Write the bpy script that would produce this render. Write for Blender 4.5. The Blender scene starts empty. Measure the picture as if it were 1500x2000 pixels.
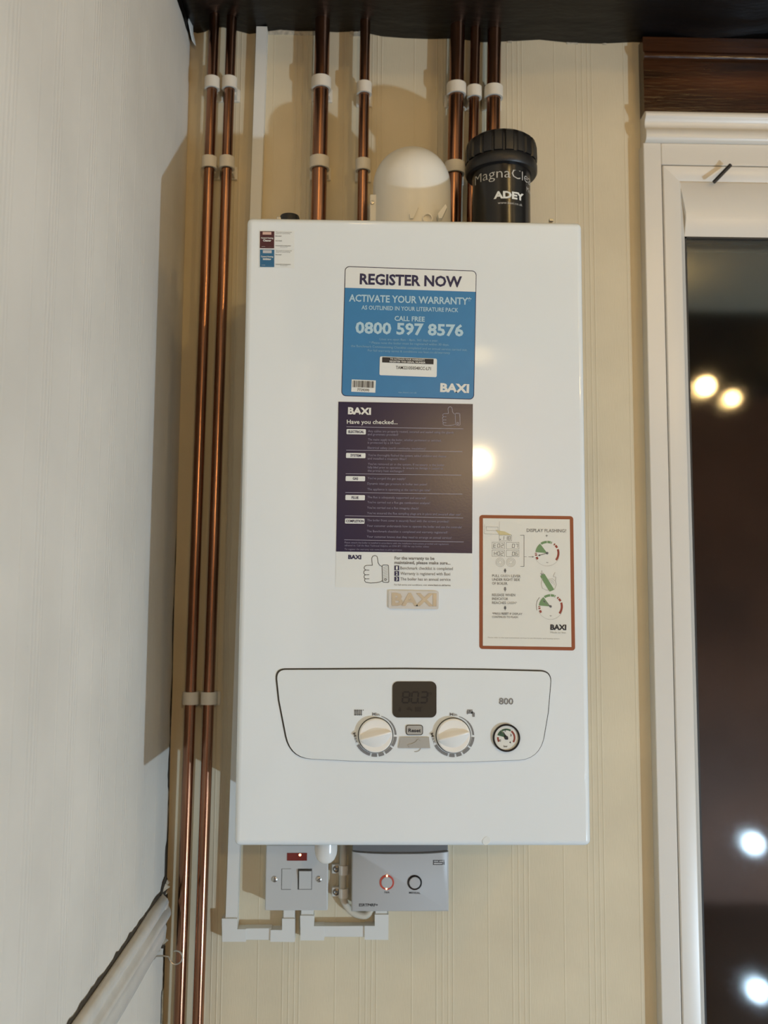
import bpy, bmesh, math, random
from mathutils import Vector, Matrix
random.seed(7)
S = bpy.context.scene
COL = S.collection

# ------------------------------------------------------------------ camera
FPX = 1857.017
CP = Vector((-0.05832, -1.36434, 0.26472))
PIT, YAW, ROL = 0.097670, -0.021945, -0.005973
cy, sy, cp, sp, cr, sr = math.cos(YAW), math.sin(YAW), math.cos(PIT), math.sin(PIT), math.cos(ROL), math.sin(ROL)
RM = Matrix(((cy, -sy, 0), (sy, cy, 0), (0, 0, 1))) @ Matrix(((1, 0, 0), (0, cp, -sp), (0, sp, cp))) @ Matrix(((cr, 0, sr), (0, 1, 0), (-sr, 0, cr)))
cam = bpy.data.cameras.new('camera')
cam.sensor_fit = 'HORIZONTAL'; cam.sensor_width = 36.0; cam.lens = 36.0 * FPX / 1500
cam.dof.use_dof = True; cam.dof.focus_distance = 1.09; cam.dof.aperture_fstop = 8.0
cam.clip_start = 0.02
co = bpy.data.objects.new('camera', cam); COL.objects.link(co)
right, fwd, up = RM.col[0], RM.col[1], RM.col[2]
M = Matrix((right, up, -fwd)).transposed().to_4x4(); M.translation = CP
co.matrix_world = M
S.camera = co

# ------------------------------------------------------------------ world, lights, exposure
W = bpy.data.worlds.new('world'); S.world = W; W.use_nodes = True
W.node_tree.nodes['Background'].inputs[0].default_value = (0.010, 0.012, 0.020, 1)
W.node_tree.nodes['Background'].inputs[1].default_value = 1.0
S.view_settings.view_transform = 'Standard'; S.view_settings.look = 'None'
S.view_settings.gamma = 1; S.view_settings.use_curve_mapping = False
S.view_settings.exposure = 0.0
try:
    S.cycles.use_denoising = True
    S.cycles.max_bounces = 8; S.cycles.diffuse_bounces = 5
    S.cycles.caustics_reflective = False; S.cycles.caustics_refractive = False
except Exception: pass
def lamp(name, loc, watts, col, rad):
    l = bpy.data.lights.new(name, 'POINT'); l.energy = watts; l.color = col; l.shadow_soft_size = rad
    o = bpy.data.objects.new(name, l); COL.objects.link(o); o.location = loc
    return o
lamp('low_cool_lamp', (2.30, -2.50, -1.25), 234, (0.545, 0.745, 0.94), 0.030)
lamp('glass_reflection_lamp', (1.42, -2.30, -0.62), 2.4, (0.62, 0.81, 1.0), 0.040)  # weak lamp added to give the upper bluish reflection in the door glass
lamp('glass_reflection_lamp', (1.40, -2.25, -1.13), 2.4, (0.62, 0.81, 1.0), 0.040)  # added likewise, for the lower bluish reflection in the glass
lamp('warm_spot_lamp', (0.850, -1.12, 0.850), 3.0, (1.0, 0.66, 0.28), 0.026)
lamp('warm_spot_lamp', (0.925, -1.13, 0.820), 1.4, (1.0, 0.66, 0.28), 0.022)
lamp('far_warm_lamp', (0.452, -3.385, 0.900), 30.0, (1.0, 0.72, 0.34), 0.034)
lamp('ceiling_or_fill_lamp', (0.95, -2.10, 1.42), 12.0, (1.0, 0.66, 0.25), 0.035)
lamp('ceiling_or_fill_lamp', (-0.12, -1.30, 1.42), 2.2, (1.0, 0.66, 0.26), 0.05)  # added fill that lifts the dark wall left of the boiler
lamp('ceiling_or_fill_lamp', (1.90, -2.20, 1.42), 3.0, (1.0, 0.66, 0.26), 0.06)

# ------------------------------------------------------------------ helpers
def onY(px, py, Y=-0.285):
    d = RM @ Vector(((px - 750) / FPX, 1, (1000 - py) / FPX))
    return CP + d * ((Y - CP.y) / d.y)
BASE = {}
def setp(o, label=None, cat=None, group=None, kind=None):
    if label: o['label'] = label
    if cat: o['category'] = cat
    if group: o['group'] = group
    if kind: o['kind'] = kind
    return o
def thing(name, loc, label, cat, group=None):
    o = bpy.data.objects.new(name, None); COL.objects.link(o)
    o.empty_display_size = 0.02
    o.location = loc; BASE[o] = Vector(loc)
    return setp(o, label, cat, group)

class MB:
    def __init__(s): s.v = []; s.f = []; s.sm = []; s.flat = set()
    def add(s, vs, fs, smooth=False):
        n = len(s.v); s.v += [Vector(v) for v in vs]
        for f in fs: s.f.append([i + n for i in f]); s.sm.append(smooth)
        return s
    def box(s, x0, x1, y0, y1, z0, z1, bev=0, seg=2):
        if bev <= 0:
            vs = [(x, y, z) for x in (x0, x1) for y in (y0, y1) for z in (z0, z1)]
            return s.add(vs, [(0, 1, 3, 2), (4, 6, 7, 5), (0, 4, 5, 1), (2, 3, 7, 6), (0, 2, 6, 4), (1, 5, 7, 3)])
        bm = bmesh.new(); bmesh.ops.create_cube(bm, size=1)
        for v in bm.verts:
            v.co = Vector(((x0 + x1) / 2 + v.co.x * (x1 - x0), (y0 + y1) / 2 + v.co.y * (y1 - y0), (z0 + z1) / 2 + v.co.z * (z1 - z0)))
        bmesh.ops.bevel(bm, geom=bm.edges[:], offset=bev, segments=seg, profile=0.5, affect='EDGES')
        bm.verts.index_update()
        bm.normal_update()
        for i, f in enumerate(bm.faces):
            if max(abs(c) for c in f.normal) > 0.9995: s.flat.add(len(s.f) + i)
        s.add([v.co.copy() for v in bm.verts], [[v.index for v in f.verts] for f in bm.faces], True); bm.free(); return s
    def tube(s, pts, r, n=20, cap=True, r2=None):
        pts = [Vector(p) for p in pts]; rings = []; prev = None
        for i, p in enumerate(pts):
            t = (pts[min(i + 1, len(pts) - 1)] - pts[max(i - 1, 0)]).normalized()
            if prev is None:
                a = t.cross(Vector((0, 0, 1)) if abs(t.z) < 0.9 else Vector((0, 1, 0))).normalized()
            else: a = (prev - t * prev.dot(t)).normalized()
            prev = a; b = t.cross(a)
            rr = r if not isinstance(r, (list, tuple)) else r[i]
            rings.append([p + (a * math.cos(k * 2 * math.pi / n) + b * math.sin(k * 2 * math.pi / n)) * rr for k in range(n)])
        vs = [v for g in rings for v in g]; fs = []
        for i in range(len(pts) - 1):
            for k in range(n): fs.append((i * n + k, i * n + (k + 1) % n, (i + 1) * n + (k + 1) % n, (i + 1) * n + k))
        s.add(vs, fs, True)
        if cap:
            s.add(rings[0], [list(range(n))[::-1]]); s.add(rings[-1], [list(range(n))])
        return s
    def lathe(s, c, axis, prof, n=40, cap0=True, cap1=True):
        """prof: list of (radius, distance along axis) from c"""
        c = Vector(c); ax = Vector(axis).normalized()
        a = ax.cross(Vector((0, 0, 1)) if abs(ax.z) < 0.9 else Vector((1, 0, 0))).normalized(); b = ax.cross(a)
        vs = []; fs = []
        for r, h in prof:
            for k in range(n):
                t = k * 2 * math.pi / n
                rr = r(t) if callable(r) else r
                vs.append(c + ax * h + (a * math.cos(t) + b * math.sin(t)) * rr)
        m = len(prof)
        for i in range(m - 1):
            for k in range(n): fs.append((i * n + k, i * n + (k + 1) % n, (i + 1) * n + (k + 1) % n, (i + 1) * n + k))
        s.add(vs, fs, True)
        if cap0: s.add(vs[:n], [list(range(n))[::-1]])
        if cap1: s.add(vs[-n:], [list(range(n))])
        return s
    def prism(s, poly, depth, smooth=False):
        """poly: points in space, depth: Vector to extrude by"""
        n = len(poly); d = Vector(depth); p = [Vector(q) for q in poly]
        s.add(p, [list(range(n))]); s.add([q + d for q in p], [list(range(n))[::-1]])
        s.add(p + [q + d for q in p], [(i, (i + 1) % n, n + (i + 1) % n, n + i) for i in range(n)], smooth)
        return s
    def build(s, name, mat, parent=None, base=None, sharp=35, **kw):
        o_base = BASE[parent] if parent is not None else Vector(base or (0, 0, 0))
        me = bpy.data.meshes.new(name)
        me.from_pydata([v - o_base for v in s.v], [], s.f)
        me.polygons.foreach_set('use_smooth', [i not in s.flat for i in range(len(me.polygons))])
        bm = bmesh.new(); bm.from_mesh(me)
        bmesh.ops.remove_doubles(bm, verts=bm.verts, dist=1e-6)
        bmesh.ops.recalc_face_normals(bm, faces=bm.faces)
        bm.to_mesh(me); bm.free()
        smooth = [p.use_smooth for p in me.polygons]
        me.set_sharp_from_angle(angle=math.radians(sharp))
        me.polygons.foreach_set('use_smooth', smooth)
        me.materials.append(mat)
        o = bpy.data.objects.new(name, me); COL.objects.link(o)
        BASE[o] = o_base
        if parent is not None: o.parent = parent
        else: o.location = o_base
        return setp(o, **kw)

# ---- flat print, laid on a plane of constant Y; coordinates are read off the front of the boiler
FONTC = {}
def glyphs(txt, bold):
    k = (txt, bold)
    if k in FONTC: return FONTC[k]
    cu = bpy.data.curves.new('t', 'FONT'); cu.body = txt; cu.size = 1; cu.resolution_u = 2
    cu.offset = bold; cu.fill_mode = 'FRONT'
    o = bpy.data.objects.new('t', cu); COL.objects.link(o)
    bpy.context.view_layer.update()
    me = bpy.data.meshes.new_from_object(o.evaluated_get(bpy.context.evaluated_depsgraph_get()))
    vs = [(v.co.x, v.co.y) for v in me.vertices]; fs = [list(p.vertices) for p in me.polygons]
    bpy.data.objects.remove(o); bpy.data.curves.remove(cu); bpy.data.meshes.remove(me)
    FONTC[k] = (vs, fs); return FONTC[k]
CAPH = 0.73
class Print:
    def __init__(s, Y): s.Y = Y; s.mb = MB()
    def P(s, p): return onY(p[0], p[1], s.Y)
    def poly(s, pts):
        s.mb.add([s.P(p) for p in pts], [list(range(len(pts)))]); return s
    def rect(s, x0, y0, x1, y1): return s.poly([(x0, y0), (x1, y0), (x1, y1), (x0, y1)])
    def stroke(s, pts, w, close=False):
        n = len(pts)
        rng = range(n if close else n - 1)
        for i in rng:
            a = Vector(pts[i]); b = Vector(pts[(i + 1) % n]); d = b - a
            if d.length < 1e-6: continue
            d.normalize(); q = Vector((-d.y, d.x)) * w / 2; e = d * w * 0.25
            s.poly([a - q - e, a + q - e, b + q + e, b - q + e])
        return s
    def arc(s, cx, cy_, r0, r1, a0, a1, r1e=None, n=None):
        n = n or max(3, int(abs(a1 - a0) / 8)); r1e = r1e or r1
        for i in range(n):
            t0 = math.radians(a0 + (a1 - a0) * i / n); t1 = math.radians(a0 + (a1 - a0) * (i + 1) / n)
            q0 = r1 + (r1e - r1) * i / n; q1 = r1 + (r1e - r1) * (i + 1) / n
            s.poly([(cx + r0 * math.cos(t0), cy_ - r0 * math.sin(t0)), (cx + q0 * math.cos(t0), cy_ - q0 * math.sin(t0)),
                    (cx + q1 * math.cos(t1), cy_ - q1 * math.sin(t1)), (cx + r0 * math.cos(t1), cy_ - r0 * math.sin(t1))])
        return s
    def disc(s, cx, cy_, r, n=24): return s.poly([(cx + r * math.cos(k * 2 * math.pi / n), cy_ + r * math.sin(k * 2 * math.pi / n)) for k in range(n)])
    def text(s, txt, p0, p1, cap, bold=0.0, slant=0.0):
        vs, fs = glyphs(txt, bold)
        if not vs: return s
        x0 = min(v[0] for v in vs); x1 = max(v[0] for v in vs)
        A = s.P(p0); B = s.P(p1); d = Vector(p1) - Vector(p0); n = Vector((d.y, -d.x)).normalized()
        U = s.P(Vector(p0) + n * cap) - A; D = B - A
        s.mb.add([A + D * ((x + slant * y - x0) / (x1 - x0)) + U * (y / CAPH) for x, y in vs], fs); return s
    def build(s, name, mat, parent, **kw):
        if name in ('small_print', 'faint_print', 'fine_print'): kw['kind'] = 'stuff'
        return s.mb.build(name, mat, parent, **kw)
def rr(x0, y0, x1, y1, r, n=6):
    pts = []
    for cx, cy_, a in ((x1 - r, y1 - r, 0), (x0 + r, y1 - r, 90), (x0 + r, y0 + r, 180), (x1 - r, y0 + r, 270)):
        for k in range(n + 1):
            t = math.radians(a + 90 * k / n); pts.append((cx + r * math.cos(t), cy_ + r * math.sin(t)))
    return pts
def quad_rr(q, r, n=6):
    """rounded quadrilateral in photo coordinates"""
    out = []
    for i in range(4):
        p = Vector(q[i]); a = (Vector(q[i - 1]) - p).normalized(); b = (Vector(q[(i + 1) % 4]) - p).normalized()
        A = p + a * r; B = p + b * r; c = A + b * r
        for k in range(n + 1):
            t = k / n * math.pi / 2
            out.append(tuple(c + (A - c) * math.cos(t) + (B - c) * math.sin(t)))
    return out
def plate(pts, Yf, Yb):
    m = MB(); m.prism([onY(p[0], p[1], Yf) for p in pts], (0, Yb - Yf, 0)); return m

# ------------------------------------------------------------------ materials
def mat(name, col, rough=0.5, metal=0.0, spec=0.5, coat=0.0, noise=0.0, nscale=20, bump=0.0, bscale=200, emit=None, estr=0, trans=0, stretch=None):
    m = bpy.data.materials.new(name); m.use_nodes = True
    nt = m.node_tree; b = nt.nodes['Principled BSDF']
    b.inputs['Base Color'].default_value = (*col, 1); b.inputs['Roughness'].default_value = rough
    b.inputs['Metallic'].default_value = metal; b.inputs['Specular IOR Level'].default_value = spec
    b.inputs['Coat Weight'].default_value = coat; b.inputs['Transmission Weight'].default_value = trans
    if emit: b.inputs['Emission Color'].default_value = (*emit, 1); b.inputs['Emission Strength'].default_value = estr
    if noise or bump:
        tc = nt.nodes.new('ShaderNodeTexCoord'); mp = nt.nodes.new('ShaderNodeMapping')
        nt.links.new(tc.outputs['Object'], mp.inputs[0])
        if stretch: mp.inputs['Scale'].default_value = stretch
        if noise:
            n = nt.nodes.new('ShaderNodeTexNoise'); n.inputs['Scale'].default_value = nscale; n.inputs['Detail'].default_value = 5
            nt.links.new(mp.outputs[0], n.inputs[0])
            r = nt.nodes.new('ShaderNodeValToRGB')
            r.color_ramp.elements[0].position = 0.3; r.color_ramp.elements[1].position = 0.7
            r.color_ramp.elements[0].color = (*[c * (1 - noise) for c in col], 1)
            r.color_ramp.elements[1].color = (*[min(1, c * (1 + noise)) for c in col], 1)
            nt.links.new(n.outputs[0], r.inputs[0]); nt.links.new(r.outputs[0], b.inputs['Base Color'])
        if bump:
            n2 = nt.nodes.new('ShaderNodeTexNoise'); n2.inputs['Scale'].default_value = bscale; n2.inputs['Detail'].default_value = 4
            nt.links.new(mp.outputs[0], n2.inputs[0])
            bp = nt.nodes.new('ShaderNodeBump'); bp.inputs['Strength'].default_value = bump; bp.inputs['Distance'].default_value = 0.002
            nt.links.new(n2.outputs[0], bp.inputs['Height']); nt.links.new(bp.outputs[0], b.inputs['Normal'])
    return m

def wallpaper(name, axis, phase, col, sgn=1):
    """cream embossed paper: groups of four thin ribs with one single rib between them"""
    m = bpy.data.materials.new(name); m.use_nodes = True
    nt = m.node_tree; N = nt.nodes; L = nt.links; b = N['Principled BSDF']
    b.inputs['Roughness'].default_value = 0.62; b.inputs['Specular IOR Level'].default_value = 0.25
    tc = N.new('ShaderNodeTexCoord'); sx = N.new('ShaderNodeSeparateXYZ'); L.new(tc.outputs['Object'], sx.inputs[0])
    def mth(op, a, bb=None):
        q = N.new('ShaderNodeMath'); q.operation = op
        for i, val in enumerate((a, bb)):
            if val is None: continue
            if isinstance(val, (int, float)): q.inputs[i].default_value = val
            else: L.new(val, q.inputs[i])
        return q.outputs[0]
    x = sx.outputs[axis]
    u = mth('FRACT', mth('ADD', mth('DIVIDE', x, 0.106), phase))
    ramp = N.new('ShaderNodeValToRGB'); cr_ = ramp.color_ramp
    pts = [(0, 0)]
    w = 0.011
    for c in (0.12, 0.20, 0.275, 0.335, 0.80):
        pts += [(c - w, 0), (c, 1 if c < 0.79 else .8), (c + w, 0)]
    pts.append((1, 0))
    cr_.elements[0].position = 0; cr_.elements[0].color = (0, 0, 0, 1)
    cr_.elements[1].position = 1; cr_.elements[1].color = (0, 0, 0, 1)
    for p_, v_ in pts[1:-1]:
        e = cr_.elements.new(p_); e.color = (v_, v_, v_, 1)
    L.new(u, ramp.inputs[0])
    # fine vertical thread and blotches
    mp = N.new('ShaderNodeMapping'); mp.inputs['Scale'].default_value = (900, 900, 60); L.new(tc.outputs['Object'], mp.inputs[0])
    n1 = N.new('ShaderNodeTexNoise'); n1.inputs['Scale'].default_value = 1.0; L.new(mp.outputs[0], n1.inputs[0])
    n2 = N.new('ShaderNodeTexNoise'); n2.inputs['Scale'].default_value = 7; n2.inputs['Detail'].default_value = 6; L.new(tc.outputs['Object'], n2.inputs[0])
    n3 = N.new('ShaderNodeTexNoise'); n3.inputs['Scale'].default_value = 90; n3.inputs['Detail'].default_value = 2; L.new(tc.outputs['Object'], n3.inputs[0])
    cr2 = N.new('ShaderNodeValToRGB')
    cr2.color_ramp.elements[0].position = 0.3; cr2.color_ramp.elements[0].color = (*[c * 0.93 for c in col], 1)
    cr2.color_ramp.elements[1].position = 0.7; cr2.color_ramp.elements[1].color = (*[min(1, c * 1.05) for c in col], 1)
    L.new(n2.outputs[0], cr2.inputs[0])
    # rare small pin marks
    cr3 = N.new('ShaderNodeValToRGB'); cr3.color_ramp.elements[0].position = 0.17; cr3.color_ramp.elements[0].color = (0.45, 0.4, 0.33, 1)
    cr3.color_ramp.elements[1].position = 0.21; cr3.color_ramp.elements[1].color = (1, 1, 1, 1)
    L.new(n3.outputs[0], cr3.inputs[0])
    mx = N.new('ShaderNodeMix'); mx.data_type = 'RGBA'; mx.blend_type = 'MULTIPLY'; mx.inputs[0].default_value = 0.5
    L.new(cr2.outputs[0], mx.inputs[6]); L.new(cr3.outputs[0], mx.inputs[7])
    mx2 = N.new('ShaderNodeMix'); mx2.data_type = 'RGBA'; mx2.blend_type = 'MIX'
    L.new(mth('MULTIPLY', ramp.outputs[0], 0.28), mx2.inputs[0]); L.new(mx.outputs[2], mx2.inputs[6])
    mx2.inputs[7].default_value = (*[min(1, c * 1.22) for c in col], 1)
    L.new(mx2.outputs[2], b.inputs['Base Color'])
    h = mth('ADD', mth('MULTIPLY', ramp.outputs[0], 1.0), mth('MULTIPLY', n1.outputs[0], 0.35))
    bp = N.new('ShaderNodeBump'); bp.inputs['Strength'].default_value = 0.55; bp.inputs['Distance'].default_value = 0.0012
    L.new(h, bp.inputs['Height']); L.new(bp.outputs[0], b.inputs['Normal'])
    return m

def oxidised_copper():
    m = mat('copper', (0.55, 0.27, 0.15), rough=0.25, metal=1.0)
    nt = m.node_tree; N = nt.nodes; L = nt.links; b = N['Principled BSDF']
    tc = N.new('ShaderNodeTexCoord'); mp = N.new('ShaderNodeMapping'); mp.inputs['Scale'].default_value = (60, 60, 5)
    L.new(tc.outputs['Object'], mp.inputs[0])
    n = N.new('ShaderNodeTexNoise'); n.inputs['Scale'].default_value = 1.6; n.inputs['Detail'].default_value = 6; L.new(mp.outputs[0], n.inputs[0])
    r = N.new('ShaderNodeValToRGB'); r.color_ramp.elements[0].position = 0.32; r.color_ramp.elements[1].position = 0.62
    r.color_ramp.elements[0].color = (0.22, 0.103, 0.057, 1); r.color_ramp.elements[1].color = (0.39, 0.195, 0.118, 1)
    L.new(n.outputs[0], r.inputs[0]); L.new(r.outputs[0], b.inputs['Base Color'])
    r2 = N.new('ShaderNodeMapRange'); r2.inputs[3].default_value = 0.17; r2.inputs[4].default_value = 0.27
    L.new(n.outputs[0], r2.inputs[0]); L.new(r2.outputs[0], b.inputs['Roughness'])
    return m

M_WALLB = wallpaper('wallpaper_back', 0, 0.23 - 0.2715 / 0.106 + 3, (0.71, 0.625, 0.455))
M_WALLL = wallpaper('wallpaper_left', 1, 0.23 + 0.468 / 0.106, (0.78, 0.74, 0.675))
M_COPPER = oxidised_copper()
M_CLIP = mat('clip_plastic', (0.74, 0.70, 0.62), 0.45, noise=0.05)
M_BOILER = mat('white_enamel', (0.78, 0.835, 0.865), 0.056, spec=0.5, noise=0.012, nscale=6)
M_PANEL = mat('panel_plastic', (0.755, 0.81, 0.835), 0.34, noise=0.01)
M_KNOB = mat('knob_plastic', (0.84, 0.83, 0.79), 0.22)
M_SEAM = mat('seam_dark', (0.06, 0.06, 0.055), 0.6)
M_GREYP = mat('grey_print', (0.20, 0.20, 0.20), 0.5)
M_GREYK = mat('grey_key', (0.40, 0.39, 0.36), 0.45)
M_LCD = mat('lcd', (0.035, 0.030, 0.022), 0.35)
M_LCDSEG = mat('lcd_segment', (0.008, 0.008, 0.008), 0.4)
M_LCDFAINT = mat('lcd_icon', (0.018, 0.015, 0.012), 0.4)
M_BLACK = mat('black_plastic', (0.012, 0.011, 0.011), 0.42, bump=0.1, bscale=400)
M_BLACKG = mat('black_gloss', (0.010, 0.009, 0.009), 0.22)
M_INK = mat('black_ink', (0.02, 0.02, 0.025), 0.5)
M_NAVYINK = mat('navy_ink', (0.012, 0.014, 0.07), 0.45)
M_WINK = mat('white_ink', (0.74, 0.76, 0.74), 0.5)
M_FADED = mat('faded_white_ink', (0.24, 0.24, 0.36), 0.5)
M_BLUE = mat('sticker_blue', (0.028, 0.20, 0.44), 0.36, noise=0.03, nscale=60)
M_LBLUE = mat('pale_blue_ink', (0.42, 0.62, 0.75), 0.4)
M_FBLUE = mat('faint_blue_ink', (0.23, 0.45, 0.63), 0.4)
M_NAVY = mat('sheet_navy', (0.008, 0.008, 0.050), 0.25, spec=0.5, noise=0.05, nscale=30, bump=0.018, bscale=420)
M_STW = mat('sticker_white', (0.75, 0.79, 0.79), 0.38)
M_STC = mat('sticker_cream', (0.73, 0.74, 0.69), 0.42)
M_RUST = mat('rust_border', (0.27, 0.075, 0.030), 0.4)
M_MAROON = mat('maroon', (0.06, 0.008, 0.018), 0.45)
M_DBLUE = mat('deep_blue', (0.016, 0.13, 0.27), 0.45)
M_GREEN = mat('green_ink', (0.16, 0.28, 0.13), 0.5)
M_DGREEN = mat('dark_green', (0.04, 0.10, 0.05), 0.5)
M_REDINK = mat('red_ink', (0.27, 0.05, 0.03), 0.5)
M_YEL = mat('yellow_wash', (0.62, 0.55, 0.30), 0.5)
M_LGREY = mat('light_grey_ink', (0.42, 0.41, 0.38), 0.5)
M_CHROME = mat('chrome', (0.60, 0.61, 0.54), 0.25, metal=0.6)
M_STEEL = mat('steel', (0.55, 0.53, 0.48), 0.3, metal=1)
M_CLEAR = mat('clear_resin', (0.66, 0.65, 0.61), 0.10, coat=0.6)
M_PVC = mat('white_pvc', (0.74, 0.72, 0.66), 0.32, noise=0.01)
M_UPVC = mat('upvc_frame', (0.72, 0.69, 0.63), 0.30, noise=0.012, nscale=5)
M_TRUNK = mat('trunking_pvc', (0.78, 0.78, 0.74), 0.45)
M_SPUR = mat('switch_plastic', (0.60, 0.60, 0.58), 0.38)
M_ESI = mat('silver_grey_plastic', (0.55, 0.545, 0.535), 0.40)
M_ESIREC = mat('shaded_recess', (0.20, 0.20, 0.20), 0.35)  # shade on the controller's top bevel, put into the colour as darker grey
M_NEON = mat('red_neon_lens', (0.13, 0.010, 0.006), 0.15, emit=(1.0, 0.06, 0.02), estr=0.035)
M_GLOW = mat('neon_glow', (1, .5, .3), 0.3, emit=(1.0, 0.42, 0.22), estr=5.0)
M_REDRING = mat('red_lit_ring', (0.25, 0.04, 0.03), 0.3, emit=(1.0, 0.12, 0.06), estr=0.18)
M_CABLE = mat('cable_white', (0.64, 0.60, 0.50), 0.4)
M_FLUE = mat('flue_white', (0.80, 0.775, 0.70), 0.33)
M_BEAM = mat('beam_black', (0.0035, 0.003, 0.003), 0.38, spec=0.35, bump=1.0, bscale=45, noise=0.3, nscale=30, stretch=(0.35, 1, 1))
M_LINTEL = mat('varnished_oak', (0.045, 0.015, 0.0045), 0.22, coat=0.12, noise=0.85, nscale=14, bump=0.25, bscale=120, stretch=(0.25, 2, 2.6))
M_DADO = mat('dado_gloss', (0.66, 0.64, 0.60), 0.30, noise=0.06, nscale=40, bump=0.25, bscale=60)
M_CRACK = mat('crack_dark', (0.05, 0.038, 0.025), 0.9, noise=0.4, nscale=200)
M_PLASTER = mat('bare_plaster', (0.55, 0.50, 0.40), 0.9, noise=0.3, nscale=150, bump=0.6, bscale=300)
M_FLOOR = mat('floor_wood', (0.10, 0.055, 0.03), 0.4, noise=0.4, nscale=4, stretch=(1, 8, 1))
M_CEIL = mat('ceiling_paint', (0.50, 0.47, 0.38), 0.8, noise=0.03)
M_REAR = mat('rear_panelling', (0.20, 0.085, 0.045), 0.6, noise=0.3, nscale=2)
M_SIDE = mat('side_wall_paint', (0.45, 0.40, 0.32), 0.8, noise=0.05)
M_OUT = mat('outside_brick', (0.05, 0.045, 0.04), 0.9, noise=0.4, nscale=3)
M_PAVE = mat('outside_paving', (0.09, 0.10, 0.10), 0.8, noise=0.3, nscale=3)
M_DARKG = mat('gasket_rubber', (0.03, 0.03, 0.03), 0.6)
def glassmat():
    m = mat('window_glass', (0.96, 0.98, 0.97), 0.045, trans=1.0)
    m.node_tree.nodes['Principled BSDF'].inputs['IOR'].default_value = 1.52
    return m
M_GLASS = glassmat()

# ------------------------------------------------------------------ room shell
XL, XR, YR, ZF, ZC = -0.325, 3.1, -3.9, -1.32, 1.50
XO = 0.352            # where the door opening starts
ZH = 1.012            # head of the door opening
m = MB(); m.box(XL - 0.12, XO + 0.012, 0, 0.14, ZF, ZC)
m.box(XO + 0.012, 1.30, 0, 0.14, ZH, ZC); m.box(1.30, XR, 0, 0.14, ZF, ZC)
wall_back = m.build('wall_back', M_WALLB, kind='structure')
m = MB(); m.box(XL - 0.12, XL, YR, 0, ZF, ZC)
wall_left = m.build('wall_left', M_WALLL, kind='structure')
MB().box(XR, XR + 0.1, YR, 0.14, ZF, ZC).build('wall_right', M_SIDE, kind='structure')
MB().box(XL - 0.12, XR + 0.1, YR - 0.1, YR, ZF, ZC).build('wall_rear', M_REAR, kind='structure')
MB().box(XL - 0.12, XR + 0.1, YR - 0.1, 0.14, ZF - 0.1, ZF).build('floor', M_FLOOR, kind='structure')
MB().box(XL - 0.12, XR + 0.1, YR - 0.1, 0.14, ZC, ZC + 0.1).build('ceiling', M_CEIL, kind='structure')
# a second dark beam across the room behind the photographer, seen mirrored in the door glass
MB().box(XL, XR, -2.75, -2.50, 1.18, ZC, 0.01).build('ceiling_beam', M_BEAM, base=None, label='dark timber beam crossing the ceiling behind the viewpoint', cat='beam')

# crack and torn paper edge down the corner of the left wall
def corner_strip(name, mt, pts, off=0.0006):
    """pts: (z, y_far, y_near) on the left wall"""
    m = MB(); vs = []; 
    for z, a, b in pts: vs += [(XL + off, a, z), (XL + off, b, z)]
    fs = [(2 * i, 2 * i + 1, 2 * i + 3, 2 * i + 2) for i in range(len(pts) - 1)]
    m.add(vs, fs); m.add([(v[0] - off, v[1], v[2]) for v in vs], [f[::-1] for f in fs])
    return m.build(name, mt, wall_left)
pts = []
z = 0.43
while z > -0.145:
    w_ = 0.0045 + 0.0035 * math.sin(z * 60) + 0.003 * random.random()
    if -0.01 < z < 0.012: w_ = 0.0015
    if z < -0.06: w_ += 0.007
    if z > 0.12: w_ *= min(1, (0.44 - z) * 4) * 0.8
    pts.append((z, -0.006 - 0.002 * math.sin(z * 31), -0.006 - 0.002 * math.sin(z * 31) - w_)); z -= 0.008
corner_strip('crack', M_CRACK, pts)
pts = []; z = -0.20
while z > -0.42:
    w_ = 0.006 + 0.006 * random.random()
    pts.append((z, -0.004, -0.004 - w_)); z -= 0.006
corner_strip('crack', M_CRACK, pts)
pts = []; z = -0.255
while z > -0.42:
    w_ = 0.010 + 0.004 * random.random()
    pts.append((z, -0.008, -0.008 - w_)); z -= 0.01
corner_strip('bare_plaster_patch', M_PLASTER, pts, 0.0011)

# black beam over the boiler, ragged along its lower edge where the wallpaper stops
bm_ = MB()
prof = []
NX = 60
x0b, x1b = XL, XR
def zb(x):
    z = 1.1195
    if x < -0.03: z = 1.128 + 0.0025 * math.sin(x * 60)
    z += 0.002 * math.sin(x * 37) + 0.0015 * math.sin(x * 91 + 1)
    if x < -0.295: z -= 0.008 * (1 - abs(x + 0.31) / 0.02)
    return z
vs = []
for i in range(NX + 1):
    x = x0b + (x1b - x0b) * (i / NX) ** 1.7
    z = zb(x)
    vs += [(x, 0.0, z), (x, -0.10, z + 0.004 * math.sin(x * 23)), (x, -0.31, z + 0.006 * math.sin(x * 14 + 2)), (x, -0.33, z + 0.02), (x, -0.33, ZC), (x, 0, ZC)]
fs = []
for i in range(NX):
    for k in range(6): fs.append((i * 6 + k, i * 6 + (k + 1) % 6, (i + 1) * 6 + (k + 1) % 6, (i + 1) * 6 + k))
fs += [tuple(range(6)), tuple(range(NX * 6, NX * 6 + 6))[::-1]]
bm_.add(vs, fs)
beam = bm_.build('ceiling_beam', M_BEAM, label='rough black-painted timber beam above the boiler and pipes', cat='beam')
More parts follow.
